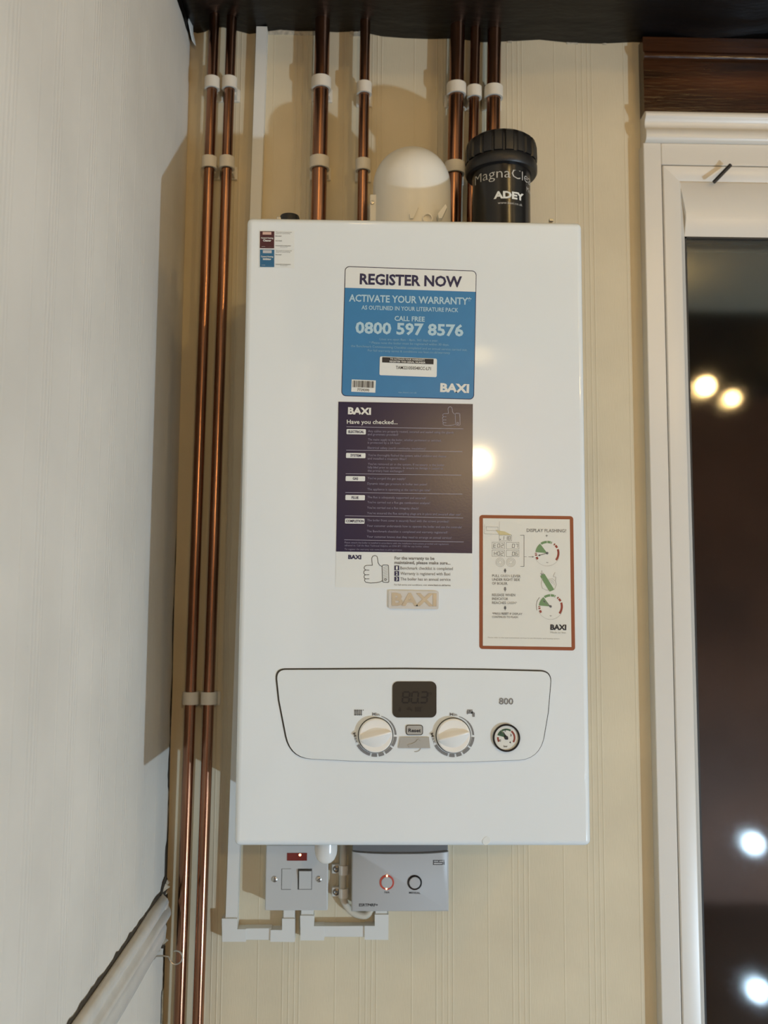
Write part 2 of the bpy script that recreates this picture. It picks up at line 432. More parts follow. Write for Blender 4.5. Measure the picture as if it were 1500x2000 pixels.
# black paint lapped raggedly onto the left wall beside the beam, with a torn white flake
m = MB(); vs = []
n = 16
for i in range(n + 1):
    t = i / n; y = -0.29 * t
    vs += [(XL + 0.0015, y, 1.13 + 0.02), (XL + 0.0015, y, 1.112 - 0.008 * random.random() - 0.012 * t)]
m.add(vs, [(2 * i, 2 * i + 1, 2 * i + 3, 2 * i + 2) for i in range(n)])
m.add([(v[0] - 0.0014, v[1], v[2]) for v in vs], [(2 * i, 2 * i + 1, 2 * i + 3, 2 * i + 2)[::-1] for i in range(n)])
m.build('paint_edge', M_BEAM, wall_left)
m = MB(); m.prism([(XL + 0.003, -0.028, 1.142), (XL + 0.003, -0.036, 1.118), (XL + 0.006, -0.018, 1.100), (XL + 0.010, -0.010, 1.096), (XL + 0.006, -0.014, 1.112), (XL + 0.005, -0.020, 1.135)], (0.0012, 0, 0))
m.build('torn_paper', M_STW, wall_left)
m = MB()
for xa, xb, dz in ((-0.215, -0.135, 0.006), (-0.085, -0.066, 0.004), (0.245, 0.262, 0.005), (0.155, 0.162, 0.013), (0.30, 0.306, 0.010)):
    k = 8; top = [(xa + (xb - xa) * i / k, -0.0012, 1.119 + (0.008 if xa < -0.03 else 0) + dz * random.uniform(.3, 1)) for i in range(k + 1)]
    bot = [(xb - (xb - xa) * i / k, -0.0012, 1.116 + (0.006 if xa < -0.03 else 0)) for i in range(k + 1)]
    m.prism(top + bot, (0, 0.001, 0))
m.build('torn_paper', M_PLASTER, wall_back)

# varnished board over the door
li = MB()
xa, xb = 0.3555, 1.45
prof = [(0.0, 0.9985), (-0.020, 0.9985), (-0.022, 1.001), (-0.022, 1.040), (-0.0215, 1.079)] + [(-0.0215 - 0.0065 * math.sin(math.radians(a)), 1.086 - 0.0065 * math.cos(math.radians(a))) for a in range(15, 180, 15)] + [(-0.022, 1.0935), (-0.022, 1.1165), (0.0, 1.1165)]
n = len(prof)
li.add([(xa, y, z) for y, z in prof] + [(xb, y, z) for y, z in prof], [(i, (i + 1) % n, n + (i + 1) % n, n + i) for i in range(n)] + [tuple(range(n)), tuple(range(n, 2 * n))[::-1]])
li.build('trim_1', M_LINTEL, kind='structure', sharp=18)

# ------------------------------------------------------------------ door on the right
door = thing('door_1', (0.85, 0, ZF), None, None); door['kind'] = 'structure'
DX1 = 1.30
# outer head moulding
hp = [(0.0, 0.9507), (-0.024, 0.9507), (-0.028, 0.953), (-0.030, 0.958), (-0.030, 0.964), (-0.028, 0.969), (-0.0235, 0.972), (-0.022, 0.978), (-0.0235, 0.984), (-0.028, 0.987), (-0.030, 0.991), (-0.029, 0.9955), (-0.026, 0.9975), (0.0, 0.9975)]
n = len(hp); mm = MB()
mm.add([(0.3555, y, z) for y, z in hp] + [(1.34, y, z) for y, z in hp], [(i, (i + 1) % n, n + (i + 1) % n, n + i) for i in range(n)] + [tuple(range(n)), tuple(range(n, 2 * n))[::-1]])
mm.build('head_moulding', M_UPVC, door, sharp=50)
# outer frame: left jamb, head, right jamb
mm = MB(); mm.box(0.3525, 0.3795, -0.022, 0.06, ZF, 0.9505, 0.0015); mm.build('door_jamb', M_UPVC, door)
mm = MB(); mm.box(0.3795, DX1, -0.022, 0.06, 0.9170, 0.9505, 0.0015); mm.build('door_head', M_UPVC, door)
mm = MB(); mm.box(DX1, DX1 + 0.027, -0.022, 0.06, ZF, 0.9505, 0.0015); mm.build('door_jamb', M_UPVC, door)
# opening sash: profiled stiles with a sloping inner bead
def stile(x_out, x_in, z0, z1, miter=True):
    s = 1 if x_in > x_out else -1; w_ = abs(x_in - x_out)
    prof = [(0, 0.05), (0, -0.0215), (0.0015, -0.023), (0.024, -0.023), (0.026, -0.022), (0.028, -0.018), (0.032, -0.014), (w_, -0.011), (w_, 0.05)]
    m = MB(); n = len(prof)
    top = [(x_out + s * a, y, z1 - (a if miter else 0)) for a, y in prof]; bot = [(x_out + s * a, y, z0 + (a if miter else 0)) for a, y in prof]
    m.add(bot + top, [(i, (i + 1) % n, n + (i + 1) % n, n + i) for i in range(n)] + [tuple(range(n)), tuple(range(n, 2 * n))[::-1]]); return m
SX0, SZ1 = 0.3805, 0.9155
stile(SX0, SX0 + 0.0345, ZF + 0.05, SZ1).build('sash_stile', M_UPVC, door)
stile(DX1 - 0.001, DX1 - 0.036, ZF + 0.05, SZ1).build('sash_stile', M_UPVC, door)
WR = 0.105
def rail(z_out, z_in):
    s = -1 if z_in < z_out else 1; w_ = abs(z_out - z_in)
    prof = [(0, 0.05), (0, -0.0215), (0.001, -0.023), (0.003, -0.023), (0.0215, -0.0125), (0.0225, -0.0165), (0.027, -0.0185), (w_ - 0.034, -0.0195), (w_ - 0.024, -0.0185), (w_ - 0.010, -0.014), (w_, -0.011), (w_, 0.05)]
    m = MB(); n = len(prof); q = lambda a: a if a < 0.034 else 0.0345
    A = [(SX0 + q(a), y, z_out + s * a) for a, y in prof]; B = [(DX1 - 0.001 - q(a), y, z_out + s * a) for a, y in prof]
    m.add(A + B, [(i, (i + 1) % n, n + (i + 1) % n, n + i) for i in range(n)] + [tuple(range(n)), tuple(range(n, 2 * n))[::-1]]); return m
rail(SZ1, SZ1 - WR).build('sash_rail', M_UPVC, door)
rail(ZF + 0.05, ZF + 0.20).build('sash_rail', M_UPVC, door)
gx0, gx1, gz0, gz1 = SX0 + 0.034, DX1 - 0.035, ZF + 0.2, SZ1 - WR + 0.001
mm = MB(); t = 0.003
mm.box(gx0, gx0 + t, -0.0115, 0.012, gz0, gz1); mm.box(gx1 - t, gx1, -0.0115, 0.012, gz0, gz1)
mm.box(gx0, gx1, -0.0115, 0.012, gz1 - t, gz1); mm.box(gx0, gx1, -0.0115, 0.012, gz0, gz0 + t)
mm.build('gasket', M_DARKG, door)
MB().box(gx0 + 0.001, gx1 - 0.001, -0.0100, -0.0060, gz0, gz1).build('glass_pane', M_GLASS, door)
MB().box(gx0 + 0.001, gx1 - 0.001, 0.010, 0.014, gz0, gz1).build('glass_pane', M_GLASS, door)
# slim dark stay across the head of the door
mm = MB(); a = onY(1394, 356, -0.03); b = onY(1427, 322, -0.034)
mm.tube([a, b], 0.0028, 8); mm.build('door_stay', M_BLACK, door, label='thin black stay at the head of the door')

# ------------------------------------------------------------------ outside, in the dark
MB().box(-0.6, 3.4, 2.3, 2.4, ZF - 0.1, 2.4).build('garden_wall', M_OUT, label='dark wall far outside beyond the door glass', cat='wall')
MB().box(-0.6, 3.4, 0.15, 2.3, ZF - 0.12, ZF - 0.04).build('paved_ground', M_PAVE, label='dark paving outside beyond the door glass', cat='paving')

# ------------------------------------------------------------------ dado rail at lower left
prof = [(0, -0.122), (0.006, -0.1225), (0.010, -0.126), (0.010, -0.133), (0.0085, -0.1365), (0.0085, -0.139), (0.013, -0.142), (0.015, -0.146), (0.0135, -0.150), (0.0115, -0.153), (0.0120, -0.160), (0.0115, -0.172), (0.007, -0.183), (0, -0.187)]
mm = MB(); n = len(prof); rings = []
ys = [YR + 0.02, -1.2, -0.6, -0.35, -0.2, -0.12, -0.07]
for y in ys: rings.append([(XL + a, y, z + 0.0012 * math.sin(y * 40 + i)) for i, (a, z) in enumerate(prof)])
rings.append([(XL + a, -0.040 - 0.010 * math.sin(i * 1.1) - (0.03 if i > 8 else 0) + 0.006 * random.random(), z) for i, (a, z) in enumerate(prof)])
vs = [v for r_ in rings for v in r_]; fs = []
for i in range(len(rings) - 1):
    for k in range(n): fs.append((i * n + k, i * n + (k + 1) % n, (i + 1) * n + (k + 1) % n, (i + 1) * n + k))
fs += [tuple(range(n)), tuple(range((len(rings) - 1) * n, len(rings) * n))[::-1]]
mm.add(vs, fs); dado = mm.build('trim_2', M_DADO, kind='structure', sharp=50)
# filler gap along its top edge and broken socket at the corner
pts = []; y = -1.5
mm = MB(); vs = []
while y < -0.03:
    h = 0.0025 + 0.004 * random.random() * (1 if random.random() > 0.3 else 0.2)
    vs += [(XL + 0.0008, y, -0.124), (XL + 0.0008, y, -0.1205 + h)]; y += 0.012
mm.add(vs, [(2 * i, 2 * i + 1, 2 * i + 3, 2 * i + 2) for i in range(len(vs) // 2 - 1)]); mm.build('filler_gap', M_CRACK, dado)
mm = MB()
pl = [(-0.050, -0.120), (-0.036, -0.108), (-0.020, -0.104), (-0.006, -0.112), (-0.002, -0.14), (-0.004, -0.175), (-0.018, -0.200), (-0.030, -0.196), (-0.040, -0.17), (-0.046, -0.14)]
mm.prism([(XL + 0.0016, y, z) for y, z in pl], (-0.0014, 0, 0)); mm.build('broken_plaster', M_CRACK, dado)
for (y, z, s_) in ((-0.030, -0.118, .006), (-0.018, -0.115, .005), (-0.014, -0.128, .004), (-0.022, -0.19, .005)):
    mm = MB(); bmx = [(XL + 0.001, y, z), (XL + s_ * 1.6, y + s_ * .2, z + s_ * .3), (XL + .002, y + s_, z - s_ * .5), (XL + .003, y + s_ * .2, z + s_), (XL + .001, y - s_, z - s_ * .6)]
    mm.add(bmx, [(0, 1, 3), (1, 2, 3), (0, 2, 1), (4, 0, 3), (4, 1, 0), (4, 3, 1)]); mm.build('plaster_fragment', M_PLASTER, dado)
# cup hook under the rail end
hk = thing('cup_hook', (XL, -0.075, -0.196), 'small bright metal cup hook below the broken end of the dado rail', 'hook')
c = Vector((XL + 0.026, -0.060, -0.197)); R_ = 0.0085
pts = [(XL + 0.002, -0.080, -0.188), (XL + 0.012, -0.074, -0.190), (XL + 0.017, -0.068, -0.193)]
for k in range(13):
    t = math.radians(195 + k * 23); pts.append((c.x + R_ * math.cos(t), c.y, c.z + R_ * math.sin(t)))
mm = MB(); mm.tube(pts, 0.0011, 8); mm.build('wire', M_STEEL, hk)
mm = MB(); mm.lathe((XL + 0.0005, -0.080, -0.188), (1, 0, 0), [(0.0045, 0), (0.0045, 0.001), (0.002, 0.003)], 14); mm.build('collar', M_STEEL, hk)

# ------------------------------------------------------------------ copper pipes and clips
def pipe(pa, pb, r, label, Y=-0.030, zt=1.15, zb_=-0.60, group='copper pipes up the wall'):
    A = onY(*pa, Y); B = onY(*pb, Y); d = (A - B) / (A.z - B.z)
    top = B + d * (zt - B.z); bot = B + d * (zb_ - B.z)
    t = thing('copper_pipe', bot, label, 'pipe', group)
    m = MB(); m.tube([bot, bot.lerp(top, .25), bot.lerp(top, .5), bot.lerp(top, .75), top], r, 28)
    m.build('tube', M_COPPER, t)
    return (lambda z: B + d * (z - B.z)), r
def clip(pp, py_px, label, grp):
    f, r = pp
    z = 0.5
    for _ in range(20):   # height on the wall of the measured clip
        q = f(z); z = onY(750 + q.x * 1390 + 80, py_px, q.y - r - 0.003).z
    q = f(z); w_ = 0.0085; R1 = r + 0.0035
    t = thing('pipe_clip', (q.x, 0, z), label, 'pipe clip', grp)
    # ring, open towards the wall, flared jaws
    m = MB(); N_ = 26; a0, a1 = math.radians(-222), math.radians(42)
    vs = []
    for i in range(N_ + 1):
        t_ = a0 + (a1 - a0) * i / N_
        for rad, zz in ((r + 0.0004, -w_), (R1, -w_), (R1, w_), (r + 0.0004, w_)):
            vs.append((q.x + rad * math.cos(t_), q.y + rad * math.sin(t_), z + zz))
    fs = []
    for i in range(N_):
        for k in range(4): fs.append((i * 4 + k, i * 4 + (k + 1) % 4, (i + 1) * 4 + (k + 1) % 4, (i + 1) * 4 + k))
    fs += [(0, 1, 2, 3), (N_ * 4 + 3, N_ * 4 + 2, N_ * 4 + 1, N_ * 4)]
    m.add(vs, fs); m.build('ring', M_CLIP, t)
    m = MB(); m.box(q.x - r * 1.15, q.x + r * 1.15, min(q.y + r * 0.95, -0.004), 0.0, z - w_ - 0.003, z + w_ * 0.9, 0.0012)
    m.box(q.x - r - 0.0045, q.x + r + 0.0045, -0.005, 0.0, z - w_ - 0.004, z + w_ * 0.8, 0.001)
    m.build('base', M_CLIP, t)
r15, r22 = 0.0075, 0.0110
G1 = 'pipe clips up the wall'
p1 = pipe((408.3, 340), (350.5, 1985), r15, 'long thin copper pipe, the one nearest the left wall')
p2 = pipe((442.5, 340), (387, 1985), r15, 'long thin copper pipe close beside the boiler\'s left edge')
p3 = pipe((628, 140), (622.5, 400), r22, 'thick copper pipe going down behind the boiler\'s left half', zb_=0.42)
p4 = pipe((712, 140), (708, 400), r15, 'thin copper pipe just left of the white flue', zb_=0.42)
p5 = pipe((893, 100), (887, 380), r22, 'thick copper pipe between the white flue and the black filter', zb_=0.42)
p6 = pipe((928, 100), (925.3, 230), r15, 'thin copper pipe, middle one of the three by the black filter', zb_=0.42)
p7 = pipe((965, 100), (963.5, 230), r22 * 0.93, 'copper pipe straight above the black filter, rightmost of all', zb_=0.42)
clip(p1, 157, 'topmost white clip on the pipe nearest the left wall', G1)
clip(p1, 313, 'second white clip down on the pipe nearest the left wall', G1)
clip(p1, 1365, 'lowest clip on the pipe nearest the left wall, beside the control panel', G1)
clip(p2, 157, 'topmost white clip on the thin pipe beside the boiler\'s left edge', G1)
clip(p2, 313, 'second white clip on the thin pipe beside the boiler\'s left edge', G1)
clip(p2, 1365, 'lowest clip on the pipe beside the boiler, level with the control panel', G1)
clip(p3, 155, 'upper clip on the thick pipe left of the flue', G1)
clip(p3, 312, 'lower clip on the thick pipe left of the flue', G1)
clip(p4, 167, 'upper clip on the thin pipe just left of the flue', G1)
clip(p4, 318, 'lower clip on the thin pipe just left of the flue', G1)
clip(p5, 167, 'upper clip on the thick pipe right of the flue', G1)
clip(p5, 322, 'lower clip on the thick pipe between flue and black filter', G1)
clip(p6, 175, 'middle small clip of the three above the black filter', G1)
clip(p7, 173, 'rightmost clip, on the pipe straight above the black filter', G1)

# ------------------------------------------------------------------ boiler
H = 0.717; HW = 0.1975; YF = -0.285
boiler = thing('boiler', (0, -0.14, 0), 'large white wall-hung gas boiler with stickers and a control panel', 'boiler')
m = MB(); m.box(-HW, HW, YF, -0.045, 0.0, H, 0.0065, 5); m.build('casing', M_BOILER, boiler)
for xa_, xb_ in ((-0.182, -0.166), (0.160, 0.176)):
    m = MB(); m.box(xa_, xb_, -0.046, -0.0, 0.04, H - 0.03, 0.002); m.build('wall_bracket', M_STEEL, boiler)
m = MB(); m.box(-0.178, 0.04, -0.25, -0.06, -0.004, 0.001, 0.001); m.build('base_plate', M_STEEL, boiler)
def F(px, py, off=0.0): return onY(px, py, YF - off)
# control panel, measured as an outline
Z = lambda x, y: (520 + x / 2.586, 1290 + y / 2.586)
def corner(p, c_, q, n=7):
    return [((1 - t) ** 2 * p[0] + 2 * t * (1 - t) * c_[0] + t * t * q[0], (1 - t) ** 2 * p[1] + 2 * t * (1 - t) * c_[1] + t * t * q[1]) for t in [i / n for i in range(n + 1)]]
def outline(o):
    ol = corner((49 - o, 95), (45 - o, 42 - o), (95, 41 - o)) + [(700, 38 - o), (1100, 42 - o)] + corner((1385, 49 - o), (1438 + o, 52 - o), (1438 + o, 105)) + [(1425 + o, 260)] + \
        corner((1408 + o, 360), (1392 + o * .7, 498 + o), (1275, 503 + o * .6)) + [(1000, 513 + o * .6), (700, 514 + o * .6), (420, 507 + o * .6)] + corner((225, 497 + o * .6), (118 - o * .7, 492 + o), (95 - o, 380)) + [(60 - o, 200)]
    return [Z(*p) for p in ol]
plate(outline(1.5), YF - 0.0004, YF + 0.002).build('panel_seam', M_SEAM, boiler)
pin = [(p[0] + 0.9, p[1] + 0.9) for p in outline(-4.6)]
plate(pin, YF - 0.0024, YF + 0.002).build('control_panel', M_PANEL, boiler)
PY = YF - 0.0027
# lcd
m = MB(); m.prism([onY(p[0], p[1], PY - 0.0004) for p in rr(766.5, 1331, 852.5, 1401.5, 11)], (0, 0.002, 0)); lcd = m.build('display', M_LCD, boiler, label='dark display reading 80.3')
pr = Print(PY - 0.0007)
SEG = {'a': ((0, 1), (1, 1)), 'b': ((1, 1), (1, .5)), 'c': ((1, .5), (1, 0)), 'd': ((0, 0), (1, 0)), 'e': ((0, .5), (0, 0)), 'f': ((0, 1), (0, .5)), 'g': ((0, .5), (1, .5))}
def seven(x, y, w_, h, segs, th=3.2, sl=0.10):
    for k in segs:
        (ax, ay), (bx, by) = SEG[k]
        a = Vector((x + ax * w_ + ay * h * sl, y - ay * h)); b = Vector((x + bx * w_ + by * h * sl, y - by * h)); d = (b - a).normalized()
        pr.stroke([a + d * 1.8, b - d * 1.8], th)
seven(785.5, 1372.5, 13, 21, 'abcdefg'); seven(803, 1372.5, 12.5, 21, 'abcdef'); seven(820.5, 1372.5, 13, 21, 'abcdg')
pr.rect(816.5, 1371.5, 819, 1374); pr.build('digits', M_LCDSEG, lcd)
pr = Print(PY - 0.0007)
pr.poly([(781, 1380), (784, 1386), (782.5, 1390), (779.5, 1390), (778, 1386)])
pr.stroke([(795, 1385), (802, 1385), (804, 1388)], 3); pr.stroke([(796, 1381.5), (801, 1381.5)], 1.5); pr.stroke([(798.5, 1382), (798.5, 1386)], 1.5)
for k in range(4): pr.rect(811 + 3 * k, 1381, 813 + 3 * k, 1390)
pr.rect(823, 1380.5, 824.5, 1382); pr.stroke([(838, 1354), (841, 1352), (843, 1355), (840, 1357)], 0.8)
pr.build('icons', M_LCDFAINT, lcd)
# knobs
def knob(cx, cy_, label):
    C_ = onY(cx, cy_, PY); r = 0.0187
    ks = MB(); ks.lathe(C_, (0, -1, 0), [(r + 0.0010, -0.001), (r + 0.0010, 0.0004)], 48); 
    body = MB(); body.lathe(C_, (0, -1, 0), [(r, -0.001), (r, 0.0035), (r - 0.0004, 0.0047), (r - 0.0014, 0.0054), (r - 0.005, 0.0050), (0.008, 0.0044), (0.002, 0.0042)], 48)
    b_ = body.build('knob', M_KNOB, boiler, label=label)
    BASE[b_] = BASE[boiler]
    ks.build('knob_gap', M_SEAM, b_)
    # sculpted grip: ridge running across the knob, steep above, sloping away below
    ang = math.radians(14); u = Vector((math.cos(ang), 0, math.sin(ang))); n_ = Vector((-math.sin(ang), 0, math.cos(ang)))
    g = MB(); NL = 20; rows = []
    for i in range(NL + 1):
        s_ = -1 + 2 * i / NL; L_ = r * 0.965
        hh = 0.0125 * (1 - 0.25 * s_ * s_); half = math.sqrt(max(0.0, 1 - s_ * s_)) * L_
        wu = min(half, 0.0035 + 0.006 * (1 - (s_ + 0.15) ** 2)) ; wl = min(half, 0.003 + 0.011 * (1 - s_ * s_))
        c_ = C_ + u * (s_ * L_); o_ = Vector((0, -1, 0))
        rt = 0.0010 if half > 0.001 else 0
        rows.append([c_ + n_ * wu + o_ * 0.0040, c_ + n_ * wu * 0.45 + o_ * (0.004 + (hh - 0.004) * 0.45), c_ + n_ * (rt + 0.0004) + o_ * (hh - 0.0006), c_ + n_ * rt * .2 + o_ * hh, c_ - n_ * rt + o_ * (hh - 0.0006), c_ - n_ * wl * 0.5 + o_ * (0.004 + (hh - 0.004) * 0.52), c_ - n_ * wl + o_ * 0.0040])
    nn = 7; vs = [v for r_ in rows for v in r_]
    fs = [(i * nn + k, i * nn + k + 1, (i + 1) * nn + k + 1, (i + 1) * nn + k) for i in range(NL) for k in range(nn - 1)]
    fs += [tuple(range(nn)), tuple(range(NL * nn, NL * nn + nn))[::-1]]
    g.add(vs, fs); g.build('grip', M_KNOB, b_, sharp=60)
    q = Print(PY - 0.0002)
    s = 1 / 2.586
    q.arc(cx, cy_, 98 * s, 101 * s, 73, 45, 103 * s); q.arc(cx, cy_, 97 * s, 104 * s, 45, 1, 106 * s)
    for a, b, w0 in ((-5, -33, 14), (-38, -61, 15), (-66, -81, 15.5), (-86, -101, 16), (-106, -151, 15)):
        q.arc(cx, cy_, 94 * s, (94 + w0) * s, a, b)
    q.text('Min', (cx - 6.9, cy_ - 38.5), (cx + 7.6, cy_ - 37.6), 6.2, 0.006)
    q.text('Max', (cx - 44.5, cy_ - 4), (cx - 38.0, cy_ + 16), 5.6, 0.006)
    q.build('scale_marks', M_GREYP, boiler, label='grey printed dial marks from Min to Max')
knob(733.6, 1435.8, 'left white heating dial under the radiator symbol')
knob(885.2, 1436.3, 'right white hot water dial under the tap symbol')
q = Print(PY - 0.0002)
for k in range(4): q.rect(692.5 + 3.9 * k, 1386 , 695.0 + 3.9 * k, 1397.5)
q.rect(692, 1387.5, 707.5, 1388.6); q.rect(692, 1395, 707.5, 1396.1); q.disc(709.5, 1387, 1.1, 8)
q.build('radiator_symbol', M_GREYP, boiler)
q = Print(PY - 0.0002)
q.stroke([(913, 1391.5), (922, 1391.5), (925, 1393.5), (925, 1399)], 4.6); q.rect(916.5, 1387.5, 919, 1390); q.rect(912.5, 1386.2, 923, 1388.2); q.rect(912, 1388.5, 914, 1395)
q.build('tap_symbol', M_GREYP, boiler)
q = Print(PY - 0.0002); q.text('800', (974.5, 1375.5), (1002.5, 1376), 13, 0.018); q.build('model_number', M_GREYP, boiler)
# reset key and service flap
m = MB(); m.prism([onY(p[0], p[1], PY - 0.0001) for p in rr(792.6, 1415.8, 826.2, 1435.8, 5)], (0, 0.001, 0)); m.build('key_gap', M_SEAM, boiler)
m = MB(); m.prism([onY(p[0], p[1], PY - 0.0016) for p in rr(794.3, 1417.2, 824.8, 1434.4, 4)], (0, 0.002, 0)); rk = m.build('reset_key', M_GREYK, boiler)
q = Print(PY - 0.0018); q.text('Reset', (797.5, 1429.6), (822, 1430), 7.0, 0.03); q.build('lettering', M_INK, rk)
fp = [(782.2, 1440), (837.8, 1440), (840.3, 1461.3), (778.3, 1461.3)]
m = MB(); m.prism([onY(p[0], p[1], PY - 0.0012) for p in fp], (0, 0.002, 0)); fl = m.build('service_flap', M_GREYK, boiler, label='grey flap with a raised spanner symbol')
q = MB()
w1 = [(796, 1456), (800, 1453), (803, 1453.5), (813, 1448.5), (814, 1445.5), (818, 1443.5), (818.5, 1446), (821, 1446.5), (821, 1449), (816.5, 1450.8), (814.5, 1450.5), (804.5, 1455.6), (803.5, 1458.2), (799, 1459.2), (799.2, 1456.8)]
q.prism([onY(p[0], p[1], PY - 0.0019) for p in w1], (0, 0.001, 0)); q.build('spanner_symbol', M_GREYK, fl)
q = Print(PY - 0.0002); q.arc(812, 1458, 9.5, 11.0, -10, -105); q.build('thumb_notch', M_GREYK, boiler)
# gauge
gc = onY(988.8, 1440.8, PY); gr = 0.0153
m = MB(); m.lathe(gc, (0, -1, 0), [(gr, -0.001), (gr, 0.0022), (gr - 0.0007, 0.0030), (gr - 0.0016, 0.0030), (gr - 0.0021, 0.0014)], 44, cap1=False); ga = m.build('pressure_gauge', M_BLACKG, boiler, label='small round pressure gauge with black rim')
m = MB(); m.lathe(gc, (0, -1, 0), [(gr - 0.0020, -0.0005), (gr - 0.0020, 0.0010)], 40); m.build('dial', M_STC, ga)
q = Print(PY - 0.0012); gx, gy = 988.8, 1440.9
q.poly([(gx, gy)] + [(gx + 18 * math.cos(math.radians(a)), gy - 18 * math.sin(math.radians(a))) for a in range(124, 172, 8)])
q.arc(gx, gy, 14.5, 18, 122, 58); q.build('green_zone', M_DGREEN, ga)
q = Print(PY - 0.0012); q.arc(gx, gy, 14.5, 18, 52, -32); q.arc(gx, gy, 14.5, 18, 176, 208); q.build('red_zone', M_REDINK, ga)
q = Print(PY - 0.0013)
q.text('0', (975.5, 1448.5), (978.5, 1448.5), 4.6); q.text('1', (977, 1434), (978.5, 1434), 4.6); q.text('2', (985.3, 1428.6), (988.3, 1428.6), 4.8, .01); q.text('3', (996.5, 1438), (999.3, 1438), 4.6, .01); q.text('4', (994.8, 1452), (998, 1452), 4.6, .01)
q.text('bar', (984, 1459.4), (991.5, 1459.4), 4, .01); q.build('numerals', M_INK, ga)
m = MB(); a = onY(gx + 3, gy + 3, PY - 0.0018); b = onY(982.5, 1429, PY - 0.0018); m.tube([a, b], [0.0009, 0.0003], 8); m.lathe(onY(gx, gy, PY - 0.0012), (0, -1, 0), [(0.0022, 0), (0.0018, 0.0012)], 16); m.build('needle', M_INK, ga)

# badge
bq = [(759.6, 1153.3), (857, 1154.8), (856.4, 1190), (759.2, 1188.6)]
m = MB(); m.prism([F(*p, 0.0022) for p in quad_rr(bq, 3)], (0, 0.003, 0)); bd = m.build('badge', M_CLEAR, boiler, label='raised clear badge with chrome letters')
q = Print(YF - 0.0027); q.text('BAXI', (765, 1182.0), (852.5, 1183.2), 24.5, 0.035)
vs = list(q.mb.v); fs = list(q.mb.f)
lm = MB(); lm.add(vs, fs); lm.add([v + Vector((0, 0.0012, 0)) for v in vs], [f[::-1] for f in fs])
from collections import Counter
ec = Counter()
for f in fs:
    for i in range(len(f)): ec[frozenset((f[i], f[(i + 1) % len(f)]))] += 1
nv = len(vs)
for e, c_ in ec.items():
    if c_ == 1:
        a, b = tuple(e); lm.add([vs[a], vs[b], vs[b] + Vector((0, 0.0012, 0)), vs[a] + Vector((0, 0.0012, 0))], [(0, 1, 2, 3)])
lm.build('chrome_letters', M_CHROME, bd)
# chip in the lower edge, small screws and lugs on top, white cap below
m = MB(); c_ = F(950, 1642, 0.0002); m.lathe(c_, (0, -1, 0), [(lambda t: 0.0048 + 0.0005 * math.sin(2 * t), -0.001), (lambda t: 0.0044 + 0.0005 * math.sin(2 * t), 0.0002)], 18); m.build('filler_spot', M_STW, boiler)
for px in (544, 1075):
    b0 = onY(px, 425.5 if px < 800 else 429, -0.262); zt_ = max(b0.z, H + 0.004)
    m = MB(); m.box(b0.x - 0.002, b0.x + 0.002, b0.y - 0.001, b0.y + 0.001, H - 0.001, zt_ - 0.001, 0.0004); m.box(b0.x - 0.002, b0.x + 0.003, b0.y - 0.004, b0.y, zt_ - 0.0035, zt_, 0.0006); m.build('casing_lug', M_STEEL, boiler)
b0 = onY(566, 417.5, -0.22); hv = b0.z - H
m = MB(); m.lathe((b0.x, b0.y, H - 0.001), (0, 0, 1), [(0.0125, 0), (0.0125, hv - 0.006), (0.0115, hv - 0.0025), (0.007, hv - 0.0005), (0.002, hv)], 28); m.build('vent_cap', M_BLACK, boiler)
c_ = onY(636.5, 1670, -0.20)
m = MB(); m.lathe((c_.x, c_.y, -0.003), (0, 0, -1), [(0.0135, 0), (0.0135, 0.022), (0.0128, 0.027), (0.0105, 0.0325), (0.0065, 0.0362), (0.0015, 0.0375)], 32); m.build('bottom_cap', M_KNOB, boiler)
m = MB(); m.lathe((c_.x, c_.y, -0.001), (0, 0, -1), [(0.0185, 0), (0.0185, 0.004)], 24); m.build('cap_washer', M_BLACK, boiler)

# ---- stickers
def sticker(q, mt, label, off=0.0003, r=0, name='sticker', parent=None):
    pts = quad_rr(q, r) if r else q
    m = MB(); m.prism([F(*p, off) for p in pts], (0, off + 0.0002, 0))
    return m.build(name, mt, parent or boiler, label=label)
def prn(off): return Print(YF - off)
# treatment labels, top left
s1 = sticker([(506, 449.5), (575, 451), (575, 487), (506, 486)], M_STW, 'small white and maroon heating cleaner label')
s2 = sticker([(506, 486.6), (575, 487.6), (575, 524), (506, 523)], M_STW, 'small white and blue heating inhibitor label')
prn(.0006).poly([(507.8, 451.5), (535.8, 451.8), (535.4, 485), (507.4, 484.7)]).build('colour_block', M_MAROON, s1)
prn(.0006).poly([(507.8, 487.3), (535.8, 487.6), (535.6, 521.6), (507.6, 521.2)]).build('colour_block', M_DBLUE, s2)
prn(.0009).poly([(513, 452.8), (530, 453), (530, 458.4), (513, 458.2)]).build('name_box', mat('pink_box', (0.62, 0.42, 0.36), 0.5), s1)
prn(.0009).poly([(513.4, 488.6), (530.6, 488.8), (530.6, 494.6), (513.4, 494.4)]).build('name_box', mat('pale_box', (0.50, 0.52, 0.55), 0.5), s2)
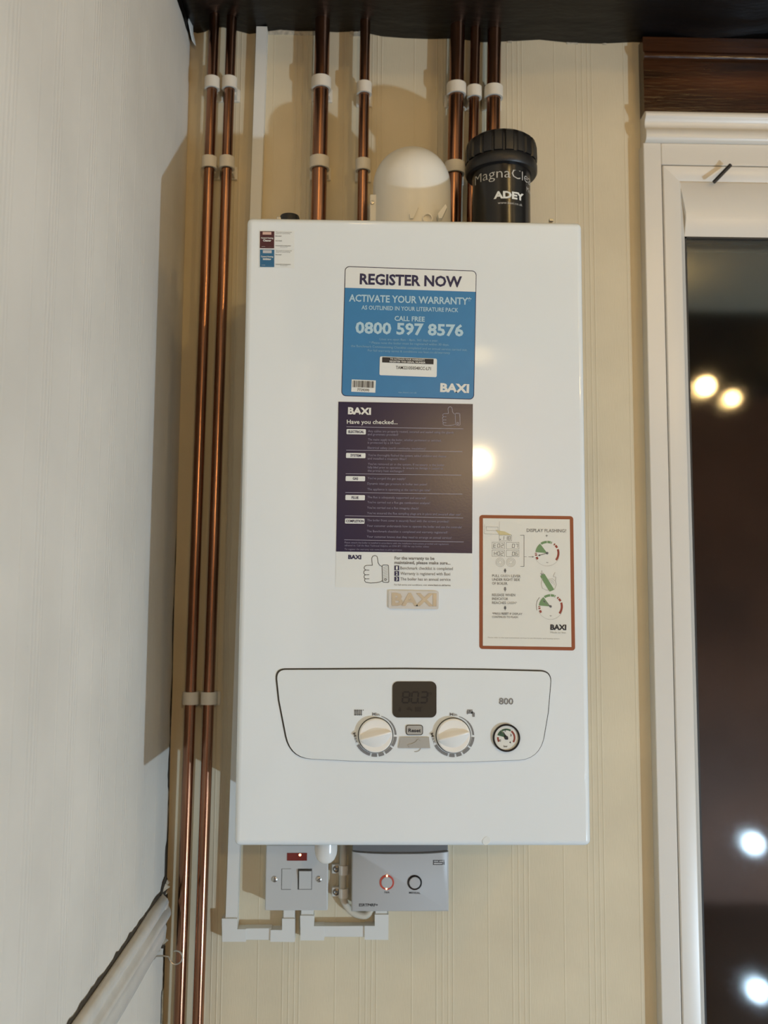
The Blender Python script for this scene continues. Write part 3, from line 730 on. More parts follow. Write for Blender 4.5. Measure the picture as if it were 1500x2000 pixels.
for st, yo in ((s1, 0), (s2, 36.3)):
    q = prn(.0009); q.text('Central Heating', (509.8, 466 + yo), (533.6, 466.4 + yo), 3.2, .02)
    q.text('Cleaner' if yo == 0 else 'Inhibitor', (513.6, 471.3 + yo), (529.8, 471.6 + yo), 4.0, .04)
    q.text('www . . . . . . . . .', (511, 482 + yo), (533, 482.2 + yo), 1.6); q.build('lettering', M_WINK, st)
    q = prn(.0006)
    q.text('This system is treated with', (538.5, 454 + yo), (570, 454.5 + yo), 1.9); q.text('cleaner for central heating', (538.5, 456.7 + yo), (566.5, 457 + yo), 1.9)
    q.text('Date treated', (538, 461.7 + yo), (549.5, 461.9 + yo), 2.0, .03)
    if yo == 0: q.text('Date drained', (538, 471 + yo), (550.5, 471.2 + yo), 2.0, .03)
    q.text('Recommended for all heating systems', (538.5, 480.6 + yo), (568, 481 + yo), 2.0, .02); q.text('see instructions', (547, 483 + yo), (561, 483.2 + yo), 1.5)
    q.build('small_print', M_GREYP, st)
# register now
RQ = [(673.8, 519.8), (930.8, 528.8), (925.9, 780.4), (666.6, 773.4)]
s = sticker(RQ, M_NAVYINK, 'blue REGISTER NOW warranty sticker with a white heading', r=9)
ins = [(675.0, 521.2), (929.5, 530.1), (924.7, 779.1), (667.9, 772.2)]
rp = quad_rr(ins, 8)
top = [p for p in rp if p[1] < 556]; 
prn(.0006).poly(rp).build('blue_field', M_BLUE, s)
prn(.0009).poly([p for p in rp[:7]] + [p for p in rp[7:14]] + [(928.9, 570.0), (674.1, 561.9)]).build('white_heading', M_STW, s)
prn(.0012).text('REGISTER NOW', (702.5, 554.5), (902, 560.3), 21.0, 0.030).build('heading_lettering', M_NAVYINK, s)
q = prn(.0009)
q.text('ACTIVATE YOUR WARRANTY*', (681.5, 588.3), (920.5, 595), 14.0, 0.024)
q.text('AS OUTLINED IN YOUR LITERATURE PACK', (706, 604.2), (895, 609.6), 8.2, 0.016)
q.text('CALL FREE', (770.5, 626.2), (829.5, 628), 9.6, 0.024)
q.text('0800 597 8576', (694, 650.2), (905, 656.2), 22.5, 0.032); q.build('white_lettering', M_LBLUE, s)
q = prn(.0009)
q.text('Lines are open 8am - 8pm, 365 days a year.', (741.5, 664.3), (856, 667.4), 4.6)
q.text('* Please note the boiler must be registered within 30 days,', (721, 671), (877, 675.4), 4.6)
q.text('the Benchmark Commissioning Checklist completed and an annual service carried out.', (685.5, 677.6), (912.5, 685.5), 4.6)
q.text('For full warranty terms & conditions see baxi.co.uk/warranty', (718.5, 686.3), (879, 691.3), 4.6)
q.text('tec.baxi.co.uk', (778, 767.5), (814, 768.6), 3); q.build('small_print', M_FBLUE, s)
prn(.0009).text('BAXI', (859.5, 764.6), (916, 766.8), 16.6, 0.045).build('logo', M_WINK, s)
sn = plate(quad_rr([(742, 696.0), (853.5, 700.5), (853.0, 736.6), (741.0, 732.6)], 3), YF - .0012, YF - .0007).build('serial_label', M_STW, s)
q = prn(.0014); q.poly([(746.6, 697.4), (847, 701.2), (846.6, 711.6), (746.4, 707.8)]); q.build('black_bar', M_INK, s)
q = prn(.0016); q.text('TO ACTIVATE YOUR WARRANTY', (762, 702.4), (830, 704.9), 3.4, .02); q.text('REGISTER THIS SERIAL NUMBER', (761, 707.2), (831, 709.8), 3.4, .02); q.build('bar_lettering', M_WINK, s)
q = prn(.0014); q.text('TAM221050548CC-L71', (773, 720.6), (841.5, 723), 6.4, .006); q.build('serial_lettering', M_INK, s)
q = prn(.0009); q.poly([(687, 741), (734, 743), (733, 767), (686, 765)]); q.build('barcode_label', M_STW, s)
q = prn(.0012); x = 689.5
while x < 730.5:
    w_ = random.choice((0.9, 0.9, 1.4, 1.9)); q.poly([(x, 743 + (x - 687) * .04), (x + w_, 743 + (x - 687) * .04), (x + w_ - .4, 756 + (x - 687) * .04), (x - .4, 756 + (x - 687) * .04)]); x += w_ + random.choice((0.8, 1.0, 1.4))
q.text('7729390', (697.5, 763.5), (721, 764.5), 5.2); q.build('barcode', M_INK, s)

# dark check sheet
s = sticker([(661, 784.6), (923.6, 789.2), (922.6, 1150.6), (655.2, 1147.0)], M_STW, 'tall navy check sheet with a white foot, below the blue sticker')
prn(.0006).poly([(661, 784.6), (923.6, 789.2), (922.2, 1080.6), (656.4, 1077.2)]).build('navy_field', M_NAVY, s)
prn(.0009).text('BAXI', (679.5, 808.3), (724.5, 809.6), 13.2, 0.045).build('logo', M_WINK, s)
q = prn(.0009); q.text('Have you checked...', (677.5, 827.6), (776.5, 828.4), 8.4, 0.012); q.build('heading_lettering', M_WINK, s)
q = prn(.0009)
for a, b in (((677, 833.5), (905, 837.8)), ((676.5, 879.2), (903, 882)), ((675.5, 925.3), (901, 928)), ((674.8, 962), (903, 965)), ((674, 1007.4), (904.5, 1011.6)), ((672.5, 1054.3), (905.5, 1058.6))):
    q.stroke([a, b], 0.8)
# thumb-up outline
def thumb(T, w_, hatch):
    o = [(437, 720), (430, 655), (440, 632), (462, 624), (482, 634), (489, 660), (492, 695), (508, 720), (533, 733)]
    q.stroke([T(*p) for p in o], w_)
    q.stroke([T(*p) for p in [(437, 720), (380, 721), (362, 730), (356, 745), (362, 760), (378, 767), (405, 768)]], w_)
    q.stroke([T(*p) for p in [(370, 768), (354, 778), (353, 800), (368, 813), (405, 812)]], w_)
    q.stroke([T(*p) for p in [(368, 813), (356, 824), (357, 843), (370, 852), (405, 852)]], w_)
    q.stroke([T(*p) for p in [(366, 852), (360, 868), (372, 886), (420, 894), (480, 890), (515, 882), (535, 870)]], w_)
    q.stroke([T(*p) for p in [(542, 717), (585, 717), (594, 724), (598, 880), (590, 888), (545, 886), (535, 878), (531, 730)]], w_, True)
    c_ = T(565, 860); q.arc(c_[0], c_[1], 1.6, 2.3, 0, 360, n=10)
    if hatch:
        for k in range(9): q.stroke([T(538, 745 + 16 * k), T(586, 728 + 16 * k)], 0.4)
thumb(lambda x, y: (864 + (x - 352) * 34.5 / 246, 794.5 + (y - 625) * 37 / 270), 0.75, False)
q.build('white_lines', mat('soft_white_line', (0.40, 0.40, 0.52), 0.5), s)
def tag_(x0, y0, x1, y1, txt, tx0, tx1):
    q = prn(.0009); q.poly(quad_rr([(x0, y0), (x1, y0 + .5), (x1 - .2, y1 + .5), (x0 - .3, y1)], 1.6)); q.build('heading_tag', M_STW, s)
    q = prn(.0012); q.text(txt, (tx0, y1 - 2.6), (tx1, y1 - 2.2), 5.0, 0.025); q.build('tag_lettering', M_NAVYINK, s)
tag_(677, 838, 714.6, 848, 'ELECTRICAL', 680.5, 711)
tag_(676, 884.6, 714, 894.4, 'SYSTEM', 684.5, 705)
tag_(675.2, 929.8, 713.2, 939.4, 'GAS', 689, 699.5)
tag_(674.8, 966.6, 712.8, 976.6, 'FLUE', 686.8, 700.3)
tag_(674, 1012.6, 712, 1022.4, 'COMPLETION', 675.8, 710.5)
q = prn(.0009)
for y, x0, x1, t_ in ((844, 719, 886, 'Any cables are properly routed, secured and sealed using the glands'), (850.2, 718, 778, 'and grommets provided?'),
    (860.3, 718.5, 862, 'The mains supply to the boiler, whether permanent or switched,'), (866.3, 718, 782, 'is protected by a 3A fuse?'), (876.5, 718, 832, 'Electrical safety (earth continuity, insulation)?'),
    (890.8, 719, 872, "You've thoroughly flushed the system, added inhibitor and cleaner"), (897.4, 718, 794, 'and installed a magnetic filter?'),
    (908, 718.5, 868, "You've removed air in the system. If necessary, is the boiler"), (914.6, 718, 865, 'fully bled prior to operation, to ensure no damage is caused to'), (921.2, 718, 788.5, 'the primary heat exchanger?'),
    (936, 718, 792, "You've purged the gas supply?"), (946.4, 717.5, 834, 'Dynamic inlet gas pressure at boiler test point?'), (957.4, 717.5, 840, 'The appliance is operating at the correct gas rate?'),
    (973, 717.5, 832, 'The flue is adequately supported and secured?'), (982.8, 717.5, 840, "You've carried out a flue gas combustion analysis?"), (993.4, 717, 818, "You've carried out a flue integrity check?"), (1004, 717, 900, "You've ensured the flue sampling plugs are in place and secured after use?"),
    (1018, 717, 877, 'The boiler front cover is securely fixed with the screws provided?'), (1028.8, 716.5, 902, 'Your customer understands how to operate the boiler and use the controls?'), (1039.4, 716.5, 874, 'The Benchmark checklist is completed and warranty registered?'), (1050, 716.5, 882, 'Your customer knows that they need to arrange an annual service?'),
    (1061, 673, 876, 'Please ensure the boiler is installed in accordance with the installation instructions provided and regulations'), (1066.6, 673, 838, 'adhered to. Call the Baxi Technical Helpline on 0344 871 1525 for any further advice'), (1074, 673, 785, 'To register the warranty visit www.baxi.co.uk/registration')):
    q.text(t_, (x0, y), (x1, y + (x1 - x0) * 0.016), 4.5 if y < 1058 else 3.4, 0.0)
q.build('small_print', M_FADED, s)
q = prn(.0006)
q.text('BAXI', (680, 1091.4), (705.5, 1092), 8.0, 0.045); q.build('foot_logo', M_NAVYINK, s)
q = prn(.0006); thumb(lambda x, y: (640 + x / 5, 960 + y / 5), 1.0, True); q.build('thumb_drawing', M_INK, s)
q = prn(.0006)
q.text('For the warranty to be', (770.7, 1092.7), (848.6, 1093.6), 6.3, 0.024); q.text('maintained, please make sure...', (770.5, 1101.4), (880, 1102.6), 6.3, 0.024)
q.text('Benchmark checklist is completed', (782, 1112.3), (884.4, 1113.4), 6.2, 0.004); q.text('Warranty is registered with Baxi', (782, 1122.8), (879.4, 1124), 6.2, 0.004); q.text('The boiler has an annual service', (782, 1133.6), (880, 1134.6), 6.2, 0.004)
q.text('For full terms and conditions, visit', (770, 1143.6), (834, 1144.2), 3.4); q.text('www.baxi.co.uk/terms', (835.5, 1144.2), (880, 1144.7), 3.4, .02); q.build('foot_lettering', M_GREYP, s)
q = prn(.0007)
for y0 in (1104.6, 1115.4, 1126.2): q.rect(770.4, y0, 779.6, y0 + 9.2)
q.build('number_box', M_NAVYINK, s)
q = prn(.0010)
for y0, c_ in ((1112.2, '1'), (1123, '2'), (1133.8, '3')): q.text(c_, (773.2, y0), (776.8, y0), 6.4, 0.03)
q.build('numerals', M_WINK, s)

# rust-bordered display guide
oq = [(936.4, 1005.8), (1119.6, 1008.2), (1123.3, 1270.6), (936.2, 1267.4)]
s = sticker(oq, M_RUST, 'cream guide sticker with a rust-red border, right of the check sheet', r=6)
prn(.0006).poly([(943.2, 1012.2), (1112.8, 1014.4), (1116.2, 1263.8), (943, 1261.2)]).build('cream_field', M_STC, s)
K = lambda x, y: (920 + x / 6.668, 990 + y / 6.668)
q = prn(.0009)
q.text('DISPLAY FLASHING?', K(725, 325), K(1240, 333), 6.6, 0.008)
for t_, x0, y, x1 in (('PULL', 275, 912, 370), ('LEVER', 525, 916, 645), ('UNDER RIGHT SIDE', 275, 962, 637), ('OF BOILER.', 275, 1012, 480), ('RELEASE WHEN', 275, 1162, 575), ('INDICATOR', 275, 1212, 482), ('REACHES', 275, 1264, 455), ('*PRESS', 275, 1402, 385), ('IF DISPLAY', 505, 1405, 668), ('CONTINUES TO FLASH.', 275, 1446, 618)):
    q.text(t_, K(x0, y), K(x1, y + 3), 5.2 if y < 1300 else 4.2, 0.006)
q.text('RESET', K(398, 1403), K(492, 1404), 4.2, 0.03)
q.stroke([K(972, 375), K(1000, 375)], .8); q.stroke([K(985, 362), K(985, 390)], .8)
q.stroke([K(642, 370), K(690, 370), K(690, 776), K(645, 776)], .8); q.stroke([K(693, 650), K(722, 650)], .6); q.stroke([K(750, 651), K(800, 651)], .7); q.poly([K(798, 641), K(822, 651), K(798, 661)])
for y in (805, 1045, 1290): q.rect(*K(433, y), *K(455, y + 30)); q.poly([K(425, y + 22), K(463, y + 22), K(444, y + 60)])
# display boxes with numerals
def sevk(x, y, w_, h, segs): 
    for k in segs:
        (ax, ay), (bx, by) = SEG[k]; q.stroke([K(x + ax * w_ + ay * 4, y - ay * h), K(x + bx * w_ + by * 4, y - by * h)], .75)
D7 = {'0': 'abcdef', '1': 'bc', '2': 'abged', '6': 'afgedc', '7': 'abc', '8': 'abcdefg', 'E': 'afged', 'H': 'fegbc'}
for ch, x, y in (('1', 398, 428), ('1', 440, 428), ('8', 482, 430), ('E', 293, 527), ('0', 345, 527), ('2', 390, 527), ('0', 535, 530), ('7', 580, 530), ('H', 300, 630), ('0', 345, 630), ('2', 388, 630), ('0', 535, 633), ('6', 578, 633)):
    sevk(x, y, 28, 46, D7[ch])
q.rect(*K(374, 418), *K(388, 430))
for x0, y0, x1, y1 in ((368, 368, 530, 442), (275, 461, 437, 544), (460, 463, 625, 547), (275, 563, 437, 645), (460, 566, 625, 648)):
    q.stroke([K(x0, y0), K(x1, y0), K(x1, y1), K(x0, y1)], .4, True)
for cx, cy_, ang, in ((992, 602, 196), (1036, 1297, 142)):
    c_ = K(cx, cy_); q.disc(c_[0], c_[1], 2.6, 12)
    L_ = 16.5; e = (c_[0] + L_ * math.cos(math.radians(ang)), c_[1] - L_ * math.sin(math.radians(ang))); q.stroke([c_, e], 1.3)
    n_ = Vector((e[0] - c_[0], e[1] - c_[1])).normalized(); t_ = Vector((-n_.y, n_.x)); E_ = Vector(e); q.poly([E_ + n_ * 2.5, E_ - n_ * 2 + t_ * 2, E_ - n_ * 2 - t_ * 2])
    q.text('bar', (c_[0] - 1.5, c_[1] + 19), (c_[0] + 2.5, c_[1] + 19), 1.8, .02)
q.stroke([K(923, 828), K(923, 885)], .7); q.stroke([K(902, 862), K(923, 885), K(945, 862)], .7)
q.stroke([K(892, 1180), K(862, 1225), K(850, 1280), K(857, 1345)], .8)
q.build('fine_print', M_GREYP, s)
q = prn(.0009); q.text('BAXI', K(1032, 1598), K(1240, 1602), 10.2, 0.045); q.build('logo', M_INK, s)
q = prn(.0009)
for t_, x0, y, x1 in (('GREEN', 385, 914, 508), ('GREEN*', 467, 1266, 598)): q.text(t_, K(x0, y), K(x1, y + 1), 5.0, 0.004)
q.text('Made to last', K(1035, 1645), K(1235, 1648), 3.4); q.text('Please refer to the user instructions on how to use this boiler and heating system', K(220, 1708), K(1150, 1724), 2.6)
for cx in (380, 518):
    for r_ in (58, 42, 24): c_ = K(cx, 722); q.arc(c_[0], c_[1], r_ / 6.67 - .25, r_ / 6.67 + .25, 0, 360, n=22)
q.stroke([K(175, 225), K(175, 350), K(368, 358), K(370, 190)], .4); q.stroke([K(197, 260), K(350, 262), K(350, 312), K(203, 310)], .5, True)
for cx, cy_ in ((992, 605), (1036, 1300)): c_ = K(cx, cy_); q.arc(c_[0], c_[1], 24.6, 25.0, 200, 340, n=24)
q.stroke([K(930, 930), K(915, 1000), K(930, 1060), K(980, 1085), K(1020, 1085)], .7); q.stroke([K(1000, 945), K(1060, 935), K(1100, 970), K(1112, 1010), K(1085, 1080)], .7)
q.stroke([K(1095, 850), K(1070, 905), K(1105, 915), K(1100, 960)], .7); q.stroke([K(1010, 960), K(1050, 955), K(1080, 985), K(1085, 1020)], .6); q.stroke([K(1015, 975), K(1045, 975), K(1062, 1000)], .6)
q.build('faint_print', M_LGREY, s)
q = prn(.0008); q.poly([K(320, 300), K(440, 322), K(530, 366), K(368, 366)]); q.build('yellow_beam', M_YEL, s)
q = prn(.0008)
q.poly(quad_rr([K(898, 900), K(955, 868), K(1085, 1078), K(1022, 1105)], 2)); q.build('lever_drawing', M_GREEN, s)
for cx, cy_ in ((992, 602), (1036, 1297)):
    q = prn(.0008); c_ = K(cx, cy_); q.poly([c_] + [(c_[0] + 23 * math.cos(math.radians(a)), c_[1] - 23 * math.sin(math.radians(a))) for a in range(127, 176, 8)])
    q.build('green_wedge', M_GREEN, s)
    q = prn(.0008)
    q.arc(c_[0], c_[1], 19.5, 24, 123, 92); q.arc(c_[0], c_[1], 19.5, 24, 89, 72); q.arc(c_[0], c_[1], 19.5, 24, 69, 65); q.build('green_scale', M_GREEN, s)
    q = prn(.0008)
    for a, b in ((53, 47), (43, 28), (20, -38), (179, 183), (187, 193), (200, 213)): q.arc(c_[0], c_[1], 20, 24, a, b)
    q.build('red_scale', M_REDINK, s)

# ------------------------------------------------------------------ flue on top
fl = thing('flue_elbow', (0.003, -0.135, H), 'white domed flue elbow standing on top of the boiler', 'flue')
R_ = 0.0520; cx, cyy = 0.0035, -0.135; zc = 0.826
pts = [(cx, cyy, H - 0.002), (cx, cyy, 0.75), (cx, cyy, zc - 0.001)]
rad = [R_ * 1.02, R_ * 1.0, R_]
m = MB(); m.lathe((cx, cyy, H - 0.002), (0, 0, 1), [(R_ * 1.01, 0), (R_ * 1.01, 0.05), (R_, 0.11)] + [(R_ * math.cos(math.radians(a)), 0.11 + R_ * 0.98 * math.sin(math.radians(a))) for a in range(6, 90, 6)], 56)
m.tube([(cx, cyy, zc - 0.004), (cx, -0.10, zc - 0.004), (cx, -0.001, zc - 0.004)], R_ * 0.985, 48)
m.build('elbow', M_FLUE, fl)
m = MB(); m.lathe((cx, -0.012, zc - 0.004), (0, 1, 0), [(R_ * 1.26, 0), (R_ * 1.26, 0.011)], 48); m.build('wall_collar', M_FLUE, fl)
for px in (806, 862):
    a = onY(px - 5, 426, cyy - R_ - 0.004); b = onY(px + 5, 400, cyy - R_ - 0.004)
    m = MB(); m.prism([a, a + Vector((0.004, 0, 0)), b + Vector((0.004, 0, -0.003)), b + Vector((0.002, 0, 0.001)), a + Vector((-0.001, 0, 0.006))], (0, 0.012, 0)); m.build('clamp_lug', M_FLUE, fl)
a = onY(835, 424, cyy - R_ * 0.99)
m = MB(); m.lathe((a.x, a.y + 0.006, a.z - 0.002), (0, -1, 0), [(0.0066, 0), (0.0066, 0.008), (0.0052, 0.008), (0.0050, 0.004)], 24); m.build('test_point', M_FLUE, fl)
a = onY(722, 408, cyy)
m = MB(); m.box(a.x, a.x + 0.012, cyy - 0.02, cyy + 0.02, H, a.z + 0.012, 0.002); m.build('base_flange', M_FLUE, fl)
m = MB(); m.lathe((a.x + 0.003, cyy - 0.020, a.z), (0, -1, 0), [(0.0026, 0), (0.0024, 0.0016), (0.001, 0.002)], 14); m.build('screw', M_STEEL, fl)

# ------------------------------------------------------------------ black filter on top
fx, fy = 0.1255, -0.125
ft = thing('magnetic_filter', (fx, fy, H), 'black cylindrical magnetic filter with a ridged cap on top of the boiler', 'filter')
rb = 0.0390
m = MB(); m.lathe((fx, fy, H - 0.001), (0, 0, 1), [(rb * 0.98, 0), (rb * 0.98, 0.01), (rb, 0.02), (rb, 0.12), (rb + 0.002, 0.132)], 64); m.build('body', M_BLACKG, ft)
zl = 0.8455
lid = MB()
rid = lambda R0, am=0.0011: (lambda t: R0 + am * (1 if (t * 20 / math.pi) % 2 < 1.35 else -1))
lid.lathe((fx, fy, zl), (0, 0, 1), [(rb, 0.0), (0.0470, 0.0005), (0.0486, 0.003), (0.0488, 0.011), (0.0472, 0.015), (0.0455, 0.016), (0.0455, 0.018)], 160, cap1=False)
lid.lathe((fx, fy, zl), (0, 0, 1), [(rid(0.0470), 0.0165), (rid(0.0478), 0.020), (rid(0.0474), 0.036), (rid(0.0458), 0.043), (0.0415, 0.0475), (0.034, 0.0495), (0.010, 0.050)], 160)
lid.build('ridged_cap', M_BLACK, ft)
def wrap(txt, a0, a1, z, cap, mt, bold, name):
    vs, fs = glyphs(txt, bold); x0 = min(v[0] for v in vs); x1 = max(v[0] for v in vs)
    m = MB(); RR = rb + 0.0004
    m.add([(fx + RR * math.sin(math.radians(a0 + (a1 - a0) * (x - x0) / (x1 - x0))), fy - RR * math.cos(math.radians(a0 + (a1 - a0) * (x - x0) / (x1 - x0))), z + cap * y / CAPH) for x, y in vs], fs)
    m.build(name, mt, ft)
M_FINK = mat('filter_white_ink', (0.50, 0.49, 0.46), 0.5)
wrap('MagnaClean', -70, 84, 0.8265, 0.0145, M_FINK, -0.008, 'lettering')
wrap('Micro2', 50, 84, 0.8145, 0.0072, M_FINK, -0.004, 'lettering')
wrap('ADEY', -23, 40, 0.7985, 0.0095, M_WINK, 0.045, 'logo')
wrap('www.baxi.co.uk', -15, 36, 0.7905, 0.0036, M_FINK, 0.0, 'web_address')

# ------------------------------------------------------------------ trunking
def trunk(z0, z1, x0, x1, label, xt=None, d=0.016):
    m = MB()
    if xt is None: m.box(x0, x1, -d, 0, z0, z1, 0.0006, 1)
    else:
        dx = xt - x0; w_ = x1 - x0
        vs = [(x0, 0, z0), (x0, -d, z0), (x1, -d, z0), (x1, 0, z0), (x0 + dx, 0, z1), (x0 + dx, -d, z1), (x1 + dx, -d, z1), (x1 + dx, 0, z1)]
        m.add(vs, [(0, 1, 2, 3), (4, 7, 6, 5), (0, 4, 5, 1), (1, 5, 6, 2), (2, 6, 7, 3), (3, 7, 4, 0)])
    return m.build('trunking_length', M_TRUNK, base=None, label=label, cat='trunking', group='white mini trunking')
def pxbox(x0, y0, x1, y1, Y): 
    a = onY(x0, y0, Y); b = onY(x1, y1, Y); return a.x, b.x, b.z, a.z
def ppt(Y, x, y): p = onY(x, y, Y); return p
bx = pxbox(442.6, 1700, 463.6, 1793, -0.016)
trunk(bx[2], 1.125, bx[0], bx[1], 'long upright white trunking running from the beam down past the boiler', xt=bx[0] + 0.0175)
for (x0, y0, x1, y1, l) in ((478, 1813, 530, 1836, 'short level trunking length at lower left, left of the switch drop'), (631, 1808.5, 714, 1830, 'longer level trunking length below the grey controller'),
                            (553.5, 1774, 575.5, 1797, 'short white trunking drop below the left half of the switch plate'), (588, 1774, 612, 1793, 'short trunking drop below the right half of the switch plate'),
                            (733, 1776, 756, 1792, 'short white trunking drop below the grey controller')):
    a = pxbox(x0, y0, x1, y1, -0.016)
    trunk(a[2], a[3], a[0], a[1], l)
def fitting(poly, label):
    m = MB(); m.prism([onY(p[0], p[1], -0.0185) for p in poly], (0, 0.0185, 0))
    return m.build('trunking_corner', M_TRUNK, label=label, cat='trunking corner', group='white trunking corners')
fitting([(433.2, 1794.3), (463.5, 1794.3), (463.5, 1815), (480, 1815), (480, 1839.5), (434, 1839.5)], 'white corner piece at the foot of the long upright trunking')
fitting([(551, 1794.5), (576, 1794.5), (575.5, 1840), (528, 1839.5), (528.5, 1816.5), (551, 1816.5)], 'white corner piece under the left half of the switch plate')
fitting([(586.2, 1788.5), (613.4, 1788.5), (613.4, 1809), (633, 1809), (633, 1836.8), (587, 1836.8)], 'white corner piece under the right half of the switch plate')
fitting([(732, 1786.5), (759, 1786.5), (758.5, 1835.8), (712, 1835.4), (712.3, 1808.5), (732, 1808.5)], 'white corner piece under the grey controller')

# ------------------------------------------------------------------ fused switch
YS = -0.036
bx = pxbox(518.6, 1700, 640.2, 1778.6, YS); sz1 = bx[2] + 0.086
sp_ = thing('fused_switch', ((bx[0] + bx[1]) / 2, 0, bx[2]), 'square white fused switch plate with a red neon below the boiler', 'switch')
m = MB(); m.box(bx[0] + 0.001, bx[1] - 0.001, YS + 0.007, 0, bx[2] + 0.001, sz1 - 0.001, 0.002); m.build('back_box', M_SPUR, sp_)
m = MB(); m.box(bx[0], bx[1], YS, YS + 0.008, bx[2], sz1, 0.0016, 3); m.build('plate', M_SPUR, sp_)
def pb(x0, y0, x1, y1, Yf, Yb, bev, name, mt, par, **k):
    a = pxbox(x0, y0, x1, y1, Yf); m = MB(); m.box(a[0], a[1], Yf, Yb, a[2], a[3], bev); return m.build(name, mt, par, **k)
ne = pb(560.5, 1666, 599.5, 1681.2, YS - 0.0006, YS + 0.002, 0.0003, 'neon_lens', M_NEON, sp_, label='red neon indicator, lit')
c_ = onY(586, 1669.8, YS - 0.0006); m = MB(); m.lathe(c_, (0, -1, 0), [(0.0017, 0), (0.0012, 0.0006), (0.0003, 0.0009)], 14); m.build('lamp_glow', M_GLOW, ne)
pb(550.0, 1696.6, 568, 1737.6, YS - 0.0001, YS + 0.001, 0, 'carrier_gap', M_SEAM, sp_)
pb(550.9, 1697.1, 568, 1736.8, YS - 0.0008, YS + 0.002, 0.0003, 'fuse_carrier', M_SPUR, sp_)
pb(581.8, 1696.6, 609, 1737.4, YS - 0.0001, YS + 0.001, 0, 'rocker_gap', M_SEAM, sp_)
a = pxbox(584.5, 1700.5, 608, 1736.6, YS - 0.001)
m = MB(); m.add([(a[0], YS - 0.0006, a[2]), (a[1], YS - 0.0006, a[2]), (a[1], YS - 0.0042, a[3]), (a[0], YS - 0.0042, a[3]), (a[0], YS + 0.001, a[2]), (a[1], YS + 0.001, a[2]), (a[1], YS + 0.001, a[3]), (a[0], YS + 0.001, a[3])],
    [(0, 1, 2, 3), (4, 7, 6, 5), (0, 4, 5, 1), (1, 5, 6, 2), (2, 6, 7, 3), (3, 7, 4, 0)]); rk = m.build('rocker', M_SPUR, sp_)
for x, y, an in ((536, 1717, 80), (622.6, 1717, 35)):
    c_ = onY(x, y, YS); m = MB(); m.lathe(c_, (0, -1, 0), [(0.0040, -0.001), (0.0040, 0.0006), (0.0030, 0.0013), (0.0010, 0.0015)], 22); sc_ = m.build('screw', M_STEEL, sp_)
    u = Vector((math.cos(math.radians(an)), 0, math.sin(math.radians(an)))); n_ = Vector((-u.z, 0, u.x)); o_ = c_ + Vector((0, -0.0016, 0))
    m = MB(); m.prism([o_ - u * .003 - n_ * .0005, o_ + u * .003 - n_ * .0005, o_ + u * .003 + n_ * .0005, o_ - u * .003 + n_ * .0005], (0, 0.0004, 0)); m.build('slot', M_SEAM, sc_)

# ------------------------------------------------------------------ grey controller
YE = -0.034
bx = pxbox(687, 1700, 876.5, 1780.5, YE); ez1 = bx[2] + 0.091; ex0, ex1 = bx[0], bx[1]
es = thing('heating_controller', ((ex0 + ex1) / 2, 0, bx[2]), 'silver-grey heating controller with two round ringed buttons below the boiler', 'controller')
m = MB(); m.box(ex0 + 0.0015, ex1 - 0.0015, YE + 0.006, 0, bx[2] + 0.0015, ez1 - 0.001, 0.002); m.build('back_case', M_ESI, es)
zt_ = onY(780, 1669, YE).z; zs_ = onY(700, 1665, YE).z
arc_ = []
for i in range(13):
    t_ = i / 12; x = ex0 + 0.001 + (ex1 - ex0 - 0.002) * t_; arc_.append((x, zt_ + (zs_ - zt_) * (abs(2 * t_ - 1) ** 3) + 0.0005))
m = MB(); n = len(arc_); bvl = 0.0022
fr = [(ex0, YE + .001, bx[2])] 
pf = [(x, YE, z) for x, z in arc_]
# front shell: face with softened left, right and bottom edges
face = [(ex0 + bvl, YE, bx[2] + bvl)] + [(min(max(x, ex0 + bvl), ex1 - bvl), YE, z) for x, z in arc_] + [(ex1 - bvl, YE, bx[2] + bvl)]
back = [(ex0, YE + bvl, bx[2])] + [((ex0 if i == 0 else ex1 if i == n - 1 else x), YE + bvl, z + 0.0005) for i, (x, z) in enumerate(arc_)] + [(ex1, YE + bvl, bx[2])]
bk2 = [(v[0], YE + 0.0075, v[2]) for v in back]
N_ = len(face)
m.add(face + back + bk2, [list(range(N_))] + [(i, (i + 1) % N_, N_ + (i + 1) % N_, N_ + i) for i in range(N_)] + [(N_ + i, N_ + (i + 1) % N_, 2 * N_ + (i + 1) % N_, 2 * N_ + i) for i in range(N_)] + [[2 * N_ + i for i in range(N_)][::-1]])
m.build('front_shell', M_ESI, es, sharp=50)
m = MB(); m.box(ex0 + 0.0008, ex1 - 0.0008, YE + 0.004, YE + 0.0075, zt_ - 0.002, ez1, 0.0008); m.build('top_recess', M_ESIREC, es)
def ringbtn(px, py, mt, lit):
    c_ = onY(px, py, YE)
    m = MB(); m.lathe(c_, (0, -1, 0), [(0.0098, -0.001), (0.0098, 0.0008), (0.0092, 0.0012), (0.0080, 0.0010), (0.0076, 0.0002)], 36, cap0=False, cap1=False); rg = m.build('ring', mt, es)
    m = MB(); m.lathe(c_, (0, -1, 0), [(0.0076, -0.001), (0.0076, 0.0012), (0.0070, 0.0018), (0.002, 0.0020)], 36); m.build('button', M_ESI, es)
    if lit:
        for dx, dy in ((0.3, -12.6), (-0.8, 12.8)):
            g_ = onY(px + dx, py + dy, YE - 0.0012); m = MB(); m.lathe(g_, (0, -1, 0), [(0.0013, -0.0004), (0.0010, 0.0004), (0.0003, 0.0006)], 12); m.build('led', M_GLOW, rg)
ringbtn(755.5, 1723.3, M_REDRING, True); ringbtn(810, 1723.6, M_BLACKG, False)
q = Print(YE - 0.0003)
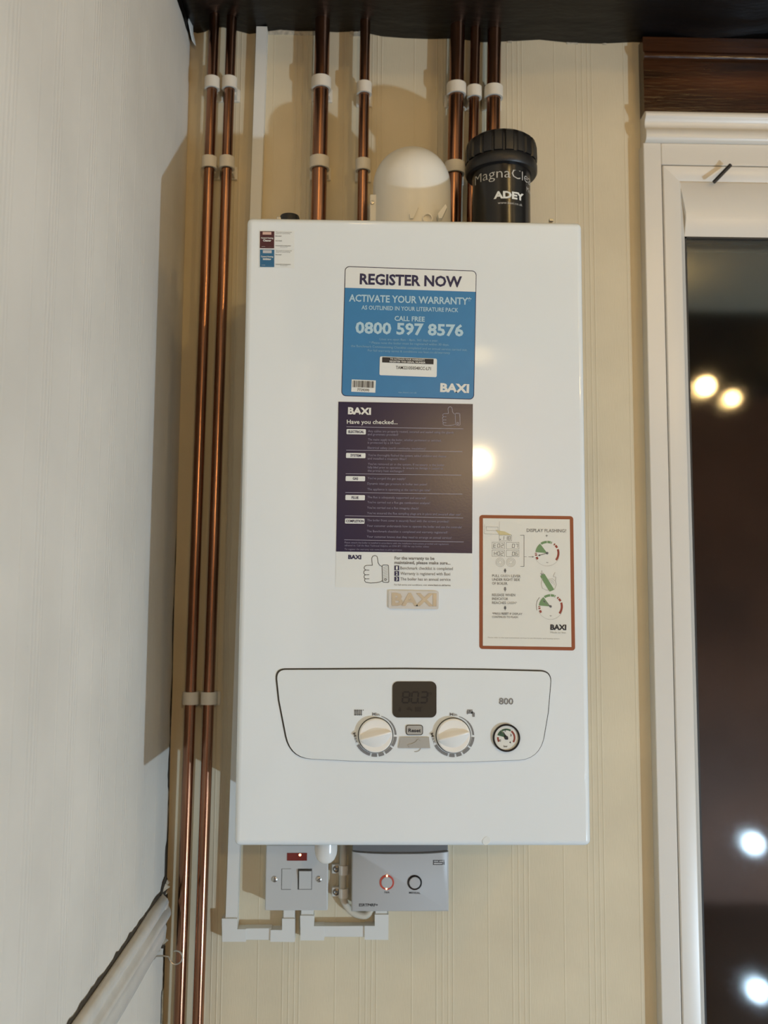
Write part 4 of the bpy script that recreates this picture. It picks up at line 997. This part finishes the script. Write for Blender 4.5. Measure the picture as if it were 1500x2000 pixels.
q.text('N/A', (751, 1744.6), (761, 1744.8), 3.9, .01); q.build('button_lettering', M_INK, es); q = Print(YE - 0.0003); q.text('MANUAL', (799, 1745.4), (821, 1746.2), 4.2, .01); q.build('button_lettering', M_INK, es); q = Print(YE - 0.0003); q.text('ESRTP4RF+', (701.3, 1770.2), (738, 1770.2), 5.6, .02)
q.build('lettering', M_INK, es)
q = Print(YE - 0.0003)
# brand letters made of bars
for (x0, y0, x1, y1) in ((846, 1679.8, 856, 1681), (846, 1683.6, 856, 1684.9), (846, 1688, 864.5, 1689.2), (846, 1679.8, 847.3, 1689.2), (857, 1679.8, 865, 1681), (856.3, 1680, 857.6, 1684.5), (856.3, 1683.6, 865, 1684.9), (863.8, 1684, 865, 1689), (866.6, 1682.3, 868, 1689.2), (866.6, 1679.5, 868, 1681)): q.rect(x0, y0, x1, y1)
q.build('logo', M_INK, es)

# ------------------------------------------------------------------ cable with its two clips
YC = -0.012
cb = thing('cable', onY(668, 1700, 0), 'white cable curling from behind the boiler round under the grey controller', 'cable')
pp = [(672, 1560), (671, 1640), (670, 1690), (669, 1735), (670, 1752), (676, 1768), (688, 1781), (702, 1787), (716, 1787), (724, 1776), (724, 1764)]
P3 = [onY(x, y, YC) for x, y in pp]
sm = []
for i in range(len(P3) - 1):
    p0, p1_, p2_, p3_ = P3[max(i - 1, 0)], P3[i], P3[i + 1], P3[min(i + 2, len(P3) - 1)]
    for k in range(6):
        t = k / 6; sm.append(0.5 * ((2 * p1_) + (-p0 + p2_) * t + (2 * p0 - 5 * p1_ + 4 * p2_ - p3_) * t * t + (-p0 + 3 * p1_ - 3 * p2_ + p3_) * t ** 3))
sm.append(P3[-1])
m = MB(); m.tube(sm, 0.0048, 16); m.build('sheath', M_CABLE, cb)
for y, l in ((1694, 'upper white screw clip holding the cable beside the switch'), (1738.5, 'lower white screw clip holding the cable beside the switch')):
    c_ = onY(657, y, 0); t = thing('cable_clip', c_, l, 'cable clip', 'cable clips beside the switch')
    m = MB(); e = onY(671, y, YC); w_ = 0.0062
    m.box(c_.x - 0.006, c_.x + 0.0065, -0.009, 0, c_.z - w_, c_.z + w_, 0.0012)
    vs = []; NN = 14
    for i in range(NN + 1):
        a = math.radians(-200 + 200 * i / NN + 10)
        for rad, zz in ((0.0050, -w_), (0.0066, -w_), (0.0066, w_), (0.0050, w_)): vs.append((e.x + rad * math.cos(a), YC + rad * math.sin(a), c_.z + zz))
    m.add(vs, [(i * 4 + k, i * 4 + (k + 1) % 4, (i + 1) * 4 + (k + 1) % 4, (i + 1) * 4 + k) for i in range(NN) for k in range(4)] + [(0, 1, 2, 3), (NN * 4 + 3, NN * 4 + 2, NN * 4 + 1, NN * 4)])
    m.build('saddle', M_CLIP, t)
    m = MB(); m.lathe((c_.x, -0.009, c_.z), (0, -1, 0), [(0.0046, 0), (0.0044, 0.0008), (0.0026, 0.0014), (0.001, 0.0008)], 18); m.build('screw', mat('brass_screw', (0.22, 0.20, 0.17), 0.35, metal=1), t)
print('faces', sum(len(o.data.polygons) for o in S.objects if o.type == 'MESH'))
